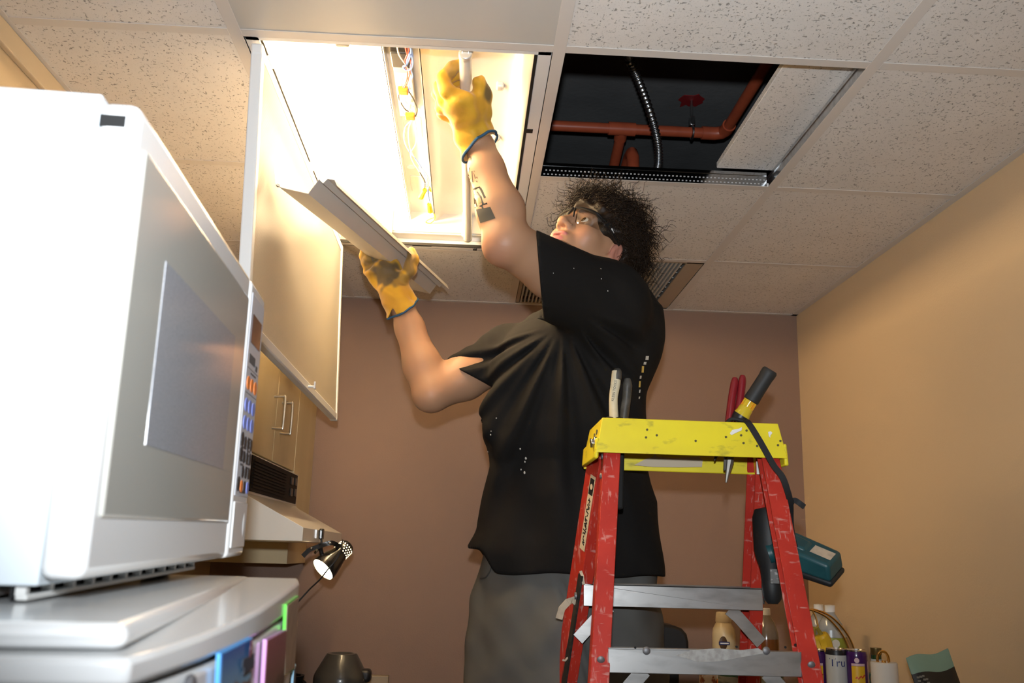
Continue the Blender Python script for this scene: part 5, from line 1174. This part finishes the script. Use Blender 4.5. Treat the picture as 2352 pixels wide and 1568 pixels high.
# ---- hair: dark core plus many loose curls
m_hair = mat('dark_curly_hair', (.012, .007, .004), .55, spec=.3, mott=(300, (.024, .012, .006), .4, .7))
def hairline(q):                                          # > 0 where hair grows (head coordinates)
    a, b, c = q[:, 0], q[:, 1], q[:, 2]
    front = np.where(b > .045, c-(.062+.25*np.maximum(0, np.abs(a)-.03)*-1), 9.)
    side = np.where((b <= .045) & (b > -.012), c-np.interp(b, [-.012, .0, .012, .028, .045], [.030, .028, -.035, -.012, .058]), 9.)
    back = np.where(b <= -.012, c-np.interp(b, [-.12, -.06, -.035, -.012], [-.085, -.085, -.060, .025]), 9.)
    return np.minimum(np.minimum(front, side), back)
def f_hair(P):
    q = (P-HO)@MH
    lump = .006*np.sin(q[:, 0]*95+1)*np.sin(q[:, 1]*88)*np.sin(q[:, 2]*92+2)+.004*np.sin(q[:, 0]*190)*np.sin(q[:, 2]*170+q[:, 1]*150)
    d = sd_ell(q, (0, -.016, .045), (.098, .114, .110))-lump
    d = smin(d, sd_ell(q, (0, -.060, -.020), (.074, .058, .075))-lump, .03)
    # keep the face and ears clear
    d = smax(d, -sd_ell(q, (0, .110, -.030), (.090, .075, .088)), .012)
    d = smax(d, -sd_ell(q, (-.095, .020, -.035), (.045, .048, .050)), .010); d = smax(d, -sd_ell(q, (.095, .020, -.035), (.045, .048, .050)), .010)
    d = smax(d, -sd_ell(q, (-.092, -.012, -.014), (.034, .022, .032)), .008); d = smax(d, -sd_ell(q, (.092, -.012, -.014), (.034, .022, .032)), .008)
    return d
hg = (axis_grid(.56, .96, .004, .004), axis_grid(.32, .76, .004, .004), axis_grid(2.02, 2.42, .004, .004))
hair = sdf_object('hair', f_hair, hg, m_hair, person, label='dark curly hair', relax=1)
rng = np.random.default_rng(11)
mb_v = []; mb_f = []; NC = 3400; cnt = 0; NS = 30
while cnt < NC:
    n = rng.normal(size=3); n /= np.linalg.norm(n)
    q = n*_a((.078, .099, .090))+_a((0, -.014, .030))
    if n[2] < -.3: q = _a((n[0]*.066, -.055-abs(n[1])*.045, -.02+n[2]*.07))
    if hairline(q[None])[0] < 0: continue
    nn = (q-_a((0, -.015, .015))); nn /= np.linalg.norm(nn); nn = nn+rng.normal(size=3)*.28; 
    if q[1] > .03: nn = nn+_a((0, .45, -.05))
    nn /= np.linalg.norm(nn)
    L = rng.uniform(.030, .058)*(1.15 if nn[2] > .5 else 1.0)
    if rng.random() < .12: L *= rng.uniform(1.1, 1.45)
    
    r = rng.uniform(.0045, .0095); turns = rng.uniform(2.2, 4.2); ph = rng.uniform(0, 6.28)
    t1 = np.cross(nn, rng.normal(size=3)); t1 /= np.linalg.norm(t1); t2 = np.cross(nn, t1)
    s = np.linspace(0, 1, NS); grow = np.minimum(1, s*2.5+.15)
    drift = rng.normal(size=3)*.016
    pts = q+np.outer(s*L, nn)+np.outer(s**2, drift)+(np.outer(np.cos(ph+turns*6.283*s)*grow, t1)+np.outer(np.sin(ph+turns*6.283*s)*grow, t2))*r
    # curls must not hang in front of the eyes
    if ((pts[:, 1] > .085) & (pts[:, 2] < .045)).any() or ((np.abs(pts[:, 0]) > .07) & (pts[:, 1] > -.002) & (pts[:, 2] < .0)).any(): continue
    W = HO+pts@MH.T; d = np.gradient(W, axis=0); d /= np.linalg.norm(d, axis=1)[:, None]
    u = np.cross(d, _a((.3, .5, .8))); u /= np.linalg.norm(u, axis=1)[:, None]; v = np.cross(d, u); rad = (.0009*(1-.5*s))[:, None]
    b0 = cnt*NS*3
    mb_v.append(np.stack([W+u*rad, W-u*rad*.5+v*rad*.87, W-u*rad*.5-v*rad*.87], 1).reshape(-1, 3))
    i = np.arange(NS-1)*3+b0
    for k in range(3): mb_f.append(np.stack([i+k, i+(k+1) % 3, i+3+(k+1) % 3, i+3+k], 1))
    cnt += 1
mv = np.concatenate(mb_v); mf = np.concatenate(mb_f)
me = bpy.data.meshes.new('curls'); cen = mv.mean(0); me.from_pydata((mv-cen).tolist(), [], mf.tolist()); me.shade_smooth(); me.materials.append(m_hair)
co = bpy.data.objects.new('curls', me); link(co, None, hair, cen); co['kind'] = 'stuff'
# ------------------------------------------------------------------ clothing
m_shirt = tint_mat('black_cotton', .9, .18, sheen=.0, bump=(900, .12, .0008))
def yc_of(z): return np.interp(z, [1.10, 1.45, 1.70, 1.90, 2.05, 2.15], [.81, .78, .705, .645, .60, .585])
LEV = [(745, 1225, 1496), (780, 1185, 1498), (820, 1160, 1492), (860, 1146, 1480), (900, 1128, 1474), (950, 1110, 1472), (1000, 1105, 1474), (1040, 1113, 1474), (1075, 1136, 1475), (1110, 1123, 1484), (1150, 1113, 1498), (1200, 1104, 1501), (1260, 1098, 1501), (1340, 1098, 1501)]
PLEV = [(1250, 1116, 1488), (1290, 1110, 1494), (1340, 1104, 1498), (1400, 1094, 1502), (1450, 1090, 1506), (1500, 1088, 1510), (1580, 1088, 1512), (1650, 1095, 1512)]
def levels(L):
    out = []
    for v, ul, ur in L:
        z = 1.7
        for _ in range(12): y = float(yc_of(z)); z = PY((ul+ur)/2, v, y).z
        a, b = PY(ul, v, y), PY(ur, v, y); out.append((z, (a.x+b.x)/2, y, (b.x-a.x)/2))
    return np.array(sorted(out))
SLV, PLV = levels(LEV), levels(PLEV)
LAT = _a((-.60, .80, 0)); DEP = _a((-.80, -.60, 0))          # body's right and forward on the plan
def loft(P, L, ratio=.80, zlo=None, zhi=None):
    z = np.clip(P[:, 2], L[0, 0], L[-1, 0]); cx_ = np.interp(z, L[:, 0], L[:, 1]); cy_ = np.interp(z, L[:, 0], L[:, 2]); w = np.interp(z, L[:, 0], L[:, 3])
    a = w/math.sqrt(.36+.64*ratio*ratio); b = a*ratio
    x = P[:, 0]-cx_; y = P[:, 1]-cy_; l = x*LAT[0]+y*LAT[1]; e = x*DEP[0]+y*DEP[1]
    d = (np.sqrt((l/a)**2+(e/b)**2)-1)*np.minimum(a, b)
    d = np.maximum(d, L[0, 0]-P[:, 2]) if zlo is None else d
    return np.maximum(d, P[:, 2]-L[-1, 0]-.02)
SLe = pv(PY(1240, 640, .315)); SRe = pv(PY(1092, 868, .705))
ARM_L = (ELb-SLs)/np.linalg.norm(ELb-SLs); ARM_R = (ERb-SRs)/np.linalg.norm(ERb-SRs)
# the raised sleeve opens on a plane close to the line of sight and the vertical
va = pv(PY(1230, 548, .315)); vb = pv(PY(1246, 738, .315)); OPL = np.cross(vb-va, np.array(ray(1240, 640))); OPL /= np.linalg.norm(OPL)
if OPL@ARM_L < 0: OPL = -OPL
ra = pv(PY(1045, 846, .705)); rb = pv(PY(1136, 894, .705)); OPR = np.cross(rb-ra, np.array(ray(1092, 868))); OPR /= np.linalg.norm(OPR)
if OPR@ARM_R < 0: OPR = -OPR
UPV = np.cross(np.array(ray(1400, 734)), np.array(ray(1100, 728)))
if UPV[2] < 0: UPV = -UPV
PIV = pv(PY(1290, 745, .46))
def f_shirt(P):
    d = loft(P, SLV)
    d = smin(d, chain(P, [NB+_a((.01, .03, -.05)), CH, _a((.69, .68, 1.75))], [.10, .155, .155], .05), .05)
    d = smin(d, sd_cone(P, SLs+_a((0, 0, .0)), NB+_a((.01, .02, -.03)), .085, .085), .05); d = smin(d, sd_cone(P, SRs, NB+_a((.01, .02, -.03)), .072, .082), .05)
    back = pv(PY(1440, 760, .60)); d = smin(d, sd_ell(P, back, (.085, .12, .13)), .05)
    # pouch of cloth sagging at the chest
    d = smin(d, sd_cone(P, pv(PY(1205, 850, .56)), pv(PY(1160, 985, .60)), .045, .055), .03)
    slv = sd_cone(P, SLs+_a((.0, .006, -.005)), SLe+ARM_L*.07, .092, .084)
    d = smin(d, slv, .045)
    srv = sd_cone(P, SRs, SRe+ARM_R*.05, .076, .069)
    d = smin(d, srv, .03)
    # folds fanning from the raised armpit, creases on the far sleeve, soft drape
    r = P-PIV; lx = r[:, 0]; lz = -r[:, 2]; ang = np.arctan2(lx, np.maximum(lz, 1e-3)); rad = np.sqrt(lx*lx+r[:, 2]**2)
    fold = ((.0090)*np.sin(ang*17+2.0*np.sin(rad*6))+.0045*np.sin(ang*31+1.3))*ss(rad, .02, .12)*(1-ss(rad, .45, .62))*ss(lz, -.02, .05)*(1-ss(P[:, 0], .80, .88))
    rr = P-SRe; t = rr@ARM_R; fold += .0030*np.sin(t*150+(rr@_a((0, .6, .8)))*60)*np.exp(-((t+.05)/.06)**2)*np.exp(-((rr**2).sum(1))/.02)
    drape = .0035*np.sin(P[:, 0]*38+P[:, 2]*9)*np.sin(P[:, 2]*21+P[:, 1]*17+1)*(1-ss(P[:, 2], 1.85, 2.0))
    hemz = 1.462+.050*ss(-P[:, 0], -.545, -.500)+.004*np.sin(P[:, 0]*30)
    flare = .010*(1-ss(P[:, 2], 1.47, 1.60))+.022*(1-ss(P[:, 2], 1.50, 1.57))*ss(-P[:, 0], -.57, -.50)
    d = d-fold-drape-flare
    d = smax(d, hemz-P[:, 2], .003)
    ta_ = (P-SLs)@ARM_L; off_ = np.linalg.norm(P-SLs-ta_[:, None]*ARM_L, axis=1)
    d = np.where((ta_ > .03) & (off_ < .17) & ((P-_C)@UPV > 0), smax(d, (P-SLe)@OPL, .003), d)
    tr_ = (P-SRs)@ARM_R; or_ = np.linalg.norm(P-SRs-tr_[:, None]*ARM_R, axis=1)
    d = np.where((tr_ > .02) & (or_ < .12), smax(d, (P-SRe)@OPR, .003), d)
    # neck opening and hollow sleeve / hem openings
    d = smax(d, -sd_cone(P, HL(0, -.028, -.01), NB+_a((.015, -.015, .11)), .066, .055), .004)
    return d
def c_shirt(Vt):
    c = np.tile(np.array((.0100, .0092, .0088)), (len(Vt), 1)); w = ss(np.sin(Vt[:, 0]*41+Vt[:, 2]*23)*np.sin(Vt[:, 2]*37+Vt[:, 1]*29), .0, .9)*.5
    return c*(1-w[:, None])+np.array((.0145, .0128, .0115))*w[:, None]
sg = (axis_grid(.38, 1.04, .0048, .0048), axis_grid(.13, 1.02, .0048, .0048), axis_grid(1.42, 2.26, .0048, .0048))
shirt = sdf_object('t_shirt', f_shirt, sg, m_shirt, person, c_shirt, label='faded black short sleeved T-shirt', relax=1)
# fragments of a pale print on the back, flecks of plaster dust
def project(fn, p, d, steps=60):
    p = _a(p).copy(); d = _a(d)/np.linalg.norm(d)
    for _ in range(steps):
        s = float(fn(p[None])[0]); p = p+d*max(s*.7, .0004 if s > 0 else -.0004)
        if abs(s) < .0004: break
    return p
def hit(fn, d, t0=1.4, t1=3.2):                            # first surface point along a view direction
    ts = np.linspace(t0, t1, 1400); v = fn(_C+ts[:, None]*d); i = np.nonzero(v < 0)[0]
    if not len(i) or i[0] == 0: return None
    i = i[0]; t = ts[i-1]+(ts[i]-ts[i-1])*v[i-1]/(v[i-1]-v[i]); return _C+d*t
m_prt = mat('pale_shirt_print', (.55, .52, .46), .7); m_prty = mat('yellow_shirt_print', (.60, .42, .10), .7)
def shirt_pt(u, v): d = np.array(ray(u, v)); d /= np.linalg.norm(d); p = hit(f_shirt, d); return None if p is None else Vector(p-d*.001)
for k, (u, v, w_, h_, yv) in enumerate(((1487, 822, 7, 9, 0), (1482, 834, 6, 6, 0), (1477, 848, 5, 15, 1), (1472, 866, 4, 7, 0), (1470, 882, 4, 14, 1), (1470, 898, 3, 7, 0), (1469, 913, 3, 5, 0))):
    q = [shirt_pt(u-w_/2, v-h_/2), shirt_pt(u+w_/2, v-h_/2), shirt_pt(u+w_/2-1, v+h_/2), shirt_pt(u-w_/2-1, v+h_/2)]
    if all(a is not None for a in q): MB().add(q, [(0, 1, 2, 3)]).build('print_fragment', m_prty if yv else m_prt, shirt, smooth=0)
m_dust = mat('plaster_dust', (.50, .47, .42), .9); rq = random.Random(9)
for (u, v, s) in ((1195, 1030, 1.3), (1208, 1052, 1.6), (1206, 1060, 1.2), (1205, 1085, 1.6), (1197, 1078, 1.0), (1381, 640, .7), (1396, 668, .7), (1380, 617, .6), (1318, 616, .5), (1271, 627, .5), (1230, 594, .5), (1140, 960, .8), (1127, 998, 1.0), (1121, 1037, .9), (1128, 990, .7)):
    dr_ = np.array(ray(u, v)); dr_ /= np.linalg.norm(dr_); p = hit(f_shirt, dr_)
    if p is None: continue
    MB().ball(p, (.0018*s, .0018*s, .0022*s), 8, 5).build('dust_fleck', m_dust, shirt, smooth=60)
# trousers
m_tr = tint_mat('grey_twill', .9, .15, sheen=.0, bump=(1200, .15, .0006))
def f_trs(P):
    d = loft(P, PLV, .82, zlo=1)
    d = smax(d, 1.12-P[:, 2], .05)
    for h, k, a, e in (((.595, .845, 1.37), (.605, .825, 1.0), (.73, .862, .62), 1), ((.84, .775, 1.37), (.87, .835, 1.0), (.885, .866, .62), -1)):
        lg = chain(P, [_a(h), _a(h)*.6+_a(k)*.4, _a(k), _a(k)*.4+_a(a)*.6, _a(a)], [.112, .118, .102, .088, .080], .04)
        d = smin(d, lg, .022)
    fold = .0045*np.sin(P[:, 0]*55-P[:, 2]*34+1.2)*np.sin(P[:, 2]*13+P[:, 0]*9)+.0008*np.sin(P[:, 0]*85+P[:, 2]*62)
    # crease running from the fly down between the thighs
    s0 = _a((.690, .60, 1.44)); s1 = _a((.765, .60, 1.20)); v = s1-s0; n = _a((v[2], 0, -v[0])); n /= np.linalg.norm(n); off = (P-s0)@n
    d = d-fold+.012*np.exp(-(off/.010)**2)*(1-ss(P[:, 2], 1.42, 1.47))*ss(-P[:, 1], -.80, -.72)
    d = smax(d, P[:, 2]-1.53, .01); d = smax(d, .615-P[:, 2], .004)
    return d
def c_trs(Vt):
    c = np.tile(np.array((.108, .107, .101)), (len(Vt), 1)); w = ss(np.sin(Vt[:, 0]*33+Vt[:, 2]*19)*np.sin(Vt[:, 2]*27), .1, .9)*.4
    return c*(1-w[:, None])+np.array((.130, .126, .115))*w[:, None]
tg = (axis_grid(.40, 1.06, .006, .006), axis_grid(.52, 1.06, .006, .006), axis_grid(.60, 1.55, .005, .009, 1.14, 1.55))
trs = sdf_object('trousers', f_trs, tg, m_tr, person, c_trs, label='grey work trousers', relax=1)
pk = [hit(f_trs, np.array(ray(u, v))/np.linalg.norm(ray(u, v))) for u, v in ((1097, 1316), (1104, 1328), (1115, 1326), (1124, 1314), (1130, 1300))]
MB().tube(smooth_path([Vector(p) for p in pk if p is not None], 4), .0022, n=6).build('pocket_seam', mat('dark_thread', (.05, .05, .048), .8), trs)
m_shoe = mat('black_leather', (.02, .018, .016), .5)
for (ax_p, ay_p) in ((.73, .862), (.885, .866)):
    def f_shoe(P, ax_p=ax_p, ay_p=ay_p):
        d = sd_cone(P, (ax_p+.03, ay_p+.03, .585), (ax_p-.08, ay_p-.07, .572), .046, .038); d = smin(d, sd_cone(P, (ax_p, ay_p, .60), (ax_p, ay_p, .66), .052, .055), .03)
        return smax(d, .5365-P[:, 2], .006)
    sdf_object('shoe', f_shoe, (axis_grid(ax_p-.16, ax_p+.12, .008, .008), axis_grid(ay_p-.16, ay_p+.12, .008, .008), axis_grid(.51, .75, .008, .008)), m_shoe, person)
# ---- work gloves
m_glove = tint_mat('yellow_leather', .62, .35, sheen=.2, bump=(130, .35, .002))
m_pip = mat('blue_piping', (.02, .085, .17), .6)
YEL = np.array((.62, .345, .025)); YEL2 = np.array((.46, .235, .022)); DRT = np.array((.075, .062, .040))
def wr(P, a, f): return a*np.sin(P[:, 0]*f+P[:, 1]*f*.6)*np.sin(P[:, 2]*f*1.1+P[:, 0]*f*.4+1.)
TZ2 = H+.018; TXG = .4305
fing = []
for k, (yk, xo, zo, r) in enumerate(((.158, -.001, .002, .0140), (.186, -.008, .002, .0142), (.214, -.010, -.001, .0140), (.240, -.006, -.006, .0130))):
    fing.append(([(.425, yk+.018, 2.418+zo), (.394+xo, yk+.006, 2.426+zo), (.386+xo, yk, 2.452+zo), (.404+xo*.5, yk-.003, 2.4785), (.428, yk-.003, 2.4845)], [r*1.12, r*1.12, r, r*.95, r*.88]))
thm = ([(.450, .262, 2.396), (.466, .228, 2.416), (.468, .195, 2.436), (.460, .168, 2.455)], [.021, .0200, .0180, .0150])
AXL = (WLs-ELb)/np.linalg.norm(WLs-ELb); CUFL = WLs-AXL*.004; 
ca_, cb_ = pv(PY(1066, 354, .278)), pv(PY(1137, 306, .278)); NCL = np.cross(cb_-ca_, np.array(ray(1100, 330))*.8+_a((0, 0, -.35))); NCL /= np.linalg.norm(NCL)
if NCL@AXL < 0: NCL = -NCL
def f_gl(P):
    d = sd_cone(P, (.436, .215, 2.412), (.445, .262, 2.392), .034, .036)
    d = smin(d, sd_ell(P, (.424, .200, 2.414), (.038, .052, .026)), .025)
    for pts, r in fing: d = smin(d, chain(P, [_a(p) for p in pts], r, .006), .006)
    d = smin(d, chain(P, [_a(p) for p in thm[0]], thm[1], .008), .014)
    d = smin(d, chain(P, [_a((.445, .262, 2.392)), WLs*.5+_a((.2225, .131, 1.196)), WLs-AXL*.02], [.038, .040, .045], .02), .015)
    d = d-wr(P, .0022, 120)-.0012*np.sin(P[:, 2]*210+P[:, 0]*60)
    d = smax(d, -((P-CUFL)@NCL), .002)
    d = smax(d, -smax(sd_cone(P, WLs-AXL*.05, WLs+AXL*.02, .042, .036), ((P-CUFL)@NCL)-.022, .003), .002)
    return smax(d, -sd_cone(P, (TXG, -.2, TZ2), (TXG+.003, 1.2, TZ2), .0132, .0132), .001)
def c_gl(dirt):
    def f(Vt):
        w = ss(np.sin(Vt[:, 0]*70+Vt[:, 1]*55)*np.sin(Vt[:, 2]*64+Vt[:, 0]*30), -.2, .9)*.7; c = YEL*(1-w[:, None])+YEL2*w[:, None]
        for p, r, a in dirt:
            nz = .25*np.sin(Vt[:, 0]*160)*np.sin(Vt[:, 2]*150+Vt[:, 1]*90); w = (1-ss(np.linalg.norm((Vt-_a(p))/_a(r), axis=1)+nz, .7, 1.15))*a; c = c*(1-w[:, None])+DRT*w[:, None]
        return c
    return f
gg = (axis_grid(.33, .56, .0026, .0026), axis_grid(.11, .36, .0026, .0026), axis_grid(2.29, 2.52, .0026, .0026))
gl = sdf_object('work_glove', f_gl, gg, m_glove, person, c_gl([((.474, .19, 2.45), (.012, .03, .03), .85), ((.40, .15, 2.475), (.02, .02, .02), .6)]), label='yellow leather work glove gripping the tube')
def rim(fn, c, n, r0, count=40):
    n = _a(n)/np.linalg.norm(n); u = np.cross(n, _a((0, 0, 1))); u /= np.linalg.norm(u); v = np.cross(n, u); out = []
    for k in range(count):
        a = 2*PI*k/count; d = u*math.cos(a)+v*math.sin(a); ts = np.linspace(.005, .12, 160); vals = fn(_a(c)+n*.004+ts[:, None]*d)
        ins = np.nonzero(vals < 0)[0]; t = ts[ins[-1]] if len(ins) else r0
        out.append(Vector(_a(c)+d*min(t, r0*1.6)))
    return out
MB().tube(rim(f_gl, CUFL, NCL, .045), .0030, n=8, closed=True).build('cuff_piping', m_pip, gl)
# lower hand, palm up under the cover
AXR = (WRs-ERb)/np.linalg.norm(WRs-ERb)
def gp(u, v, y): return pv(PY(u, v, y))
fin2 = [([gp(888, 622, .735), gp(868, 596, .735), gp(852, 572, .725), gp(846, 560, .705)], [.017, .0155, .0145, .0125]),
        ([gp(876, 632, .740), gp(852, 606, .740), gp(838, 585, .728), gp(836, 571, .706)], [.017, .0155, .0145, .0125]),
        ([gp(872, 644, .745), gp(850, 622, .745), gp(841, 606, .735), gp(845, 596, .715)], [.0165, .015, .014, .0125]),
        ([gp(874, 655, .735), gp(858, 640, .735), gp(853, 628, .725), gp(858, 620, .710)], [.015, .0135, .0125, .011])]
th2 = ([gp(912, 650, .715), gp(940, 622, .700), gp(948, 598, .690), gp(945, 576, .690)], [.021, .0175, .0150, .0120])
CUFR = WRs-AXR*.002
cr0, cr1 = gp(893, 728, .715), gp(966, 682, .715); NCR = np.cross(cr1-cr0, np.array(ray(925, 705))*.9+_a((0, 0, .25))); NCR /= np.linalg.norm(NCR)
if NCR@AXR < 0: NCR = -NCR
def f_gr(P):
    d = sd_cone(P, gp(890, 618, .735), gp(905, 668, .725), .036, .033); d = smin(d, sd_ell(P, gp(884, 628, .735), (.034, .030, .036)), .02)
    for pts, r in fin2: d = smin(d, chain(P, pts, r, .006), .007)
    d = smin(d, chain(P, th2[0], th2[1], .008), .012)
    d = smin(d, chain(P, [gp(905, 668, .725), WRs*.5+gp(905, 668, .725)*.5, WRs-AXR*.02], [.036, .039, .046], .02), .015)
    d = d-wr(P, .0022, 120)-.0012*np.sin(P[:, 2]*190+P[:, 0]*90)
    lx = (P-gp(905, 690, .70))[:, 0]
    notch = .018*np.exp(-(lx/.008)**2)
    d = smax(d, -((P-CUFR)@NCR)+notch, .002)
    d = smax(d, -smax(sd_cone(P, WRs-AXR*.05, WRs+AXR*.02, .042, .035), ((P-CUFR)@NCR)-.022, .003), .002)
    return d
gg = (axis_grid(.14, .38, .0026, .0026), axis_grid(.62, .82, .0026, .0026), axis_grid(2.05, 2.36, .0026, .0026))
gr = sdf_object('work_glove', f_gr, gg, m_glove, person, c_gl([(gp(888, 628, .70), (.034, .06, .044), .9), (gp(850, 590, .71), (.022, .05, .05), .75), (gp(940, 598, .68), (.02, .05, .045), .7), (gp(915, 640, .69), (.03, .05, .022), .5)]), label='yellow leather work glove with a blackened palm')
MB().tube(rim(f_gr, CUFR, NCR, .046), .0028, n=8, closed=True).build('cuff_piping', m_pip, gr)
# ---- safety glasses
m_frm = mat('black_frame', (.010, .010, .010), .3, coat=.3)
m_gls = mat('clear_safety_lens', (.9, .9, .9), .05)
nt, b = nodes_of(m_gls); tr = nt.nodes.new('ShaderNodeBsdfTransparent'); gs = nt.nodes.new('ShaderNodeBsdfGlossy'); gs.inputs['Roughness'].default_value = .06; ms = nt.nodes.new('ShaderNodeMixShader')
lw = nt.nodes.new('ShaderNodeLayerWeight'); lw.inputs['Blend'].default_value = .25; nt.links.new(math_n(nt, 'ADD', math_n(nt, 'MULTIPLY', lw.outputs['Fresnel'], .9), .10), ms.inputs[0])
tr.inputs['Color'].default_value = (.84, .84, .82, 1)
nt.links.new(tr.outputs[0], ms.inputs[1]); nt.links.new(gs.outputs[0], ms.inputs[2]); nt.links.new(ms.outputs[0], nt.nodes['Material Output'].inputs['Surface'])
gl_ = bpy.data.objects.new('safety_glasses', None); link(gl_, None, person, HL(0, .1, .0)); gl_['label'] = 'clear wraparound safety glasses with black frame'
def hv(a, b, c): return Vector(HL(a, b, c))
def brow(a): s = abs(a); return (.104-5.2*s*s if s < .06 else .104-5.2*.0036-(s-.06)*2.2, .027-1.4*s*s)
for s in (-1, 1):
    top = [(s*a, brow(a)[0], brow(a)[1]) for a in np.linspace(.004, .074, 16)]
    MB().tube([hv(*p) for p in top], [.0030+.0012*k/15 for k in range(16)], n=8).build('brow_bar', m_frm, gl_)
    mb = MB()
    def lp(u, w):
        a = .007+.066*u; yb_, zt_ = brow(a); drop = .040*min(1, (u*5+.35))*math.sqrt(max(0, 1-(max(0, u-.45)/.58)**2)); return hv(s*a, yb_-.004*w-.010*w*w, zt_-drop*w)
    mb.grid(lp, 16, 8); mb.build('lens', m_gls, gl_, smooth=60)
    MB().tube([hv(s*.004, .104, .026), hv(s*.0075, .104, .014), hv(s*.010, .100, .001)], [.0028, .0024, .0018], n=8).build('nose_pad', m_frm, gl_)
    MB().strip([hv(s*.073, brow(.073)[0], .019), hv(s*.0785, .050, .018), hv(s*.081, .025, .015), hv(s*.083, -.004, .010)], .013, .0035, [tuple(MH[:, 2])]*4).build('temple', m_frm, gl_)
    if s == -1: MB().strip([hv(s*.0815, .042, .0165), hv(s*.0832, .030, .0150)], .0035, .0006, [tuple(MH[:, 2])]*2).build('temple_mark', chip, gl_)
MB().ball(HL(-.078, .001, -.036), .0026, 10, 6).build('ear_stud', m_steel, body, smooth=60)
MB().ball(HL(-.0225, .101, -.029), .0012, 8, 5).build('nose_stud', m_steel, body, smooth=60)
# ---- forearm tattoo: inked shapes lying on the skin of the raised forearm
m_tat = mat('tattoo_ink', (.035, .036, .034), .6); m_tat2 = mat('faded_tattoo_ink', (.15, .11, .08), .6); m_tatg = mat('green_tattoo_ink', (.12, .13, .03), .6)
def skin_pt(u, v):
    for k in range(12):                                  # step toward the arm's axis if the direction misses it
        uu = u+k*1.5; d = np.array(ray(uu, v)); d /= np.linalg.norm(d); p = hit(f_body, d, 1.5, 2.4)
        if p is not None: return Vector(p-d*.0007)
    return Vector(ELb)
def ink_quad(q, m, n=6):
    mb = MB(); mb.grid(lambda s, w: skin_pt(*[(q[0][k]*(1-s)+q[1][k]*s)*(1-w)+(q[3][k]*(1-s)+q[2][k]*s)*w for k in (0, 1)]), n, n); return mb.build('tattoo', m, body, smooth=60)
ink_quad([(1093, 481), (1126, 475), (1138, 501), (1103, 512)], m_tat, 8)
def ink_line(p, w, m):
    pts = [skin_pt(*a) for a in p]; dv = [tuple(np.cross(np.array(ray(*p[i])), np.array(pts[min(i+1, len(p)-1)]-pts[max(i-1, 0)]))) for i in range(len(p))]
    MB().strip(pts, w, .0004, dv).build('tattoo', m, body, smooth=0)
for p, w in (([(1080, 436), (1092, 434), (1103, 431)], .006), ([(1103, 431), (1109, 443), (1114, 454)], .005), ([(1096, 440), (1105, 452), (1112, 470)], .0035), ([(1088, 447), (1098, 446), (1106, 456), (1109, 470)], .003), ([(1091, 478), (1104, 474), (1119, 467)], .004), ([(1106, 470), (1110, 479)], .0045), ([(1084, 455), (1088, 468)], .003), ([(1092, 458), (1096, 474)], .003)): ink_line(p, w, m_tat)
ink_quad([(1097, 455), (1101, 453), (1106, 466), (1099, 468)], m_tatg, 4)
for p, w in (([(1073, 363), (1082, 362)], .006), ([(1072, 365), (1077, 405)], .003), ([(1082, 363), (1092, 410)], .0025), ([(1076, 395), (1090, 393)], .002), ([(1076, 412), (1096, 408)], .004), ([(1077, 420), (1096, 417)], .004), ([(1084, 393), (1086, 418)], .002), ([(1079, 385), (1078, 412)], .0022)): ink_line(p, w, m_tat2)
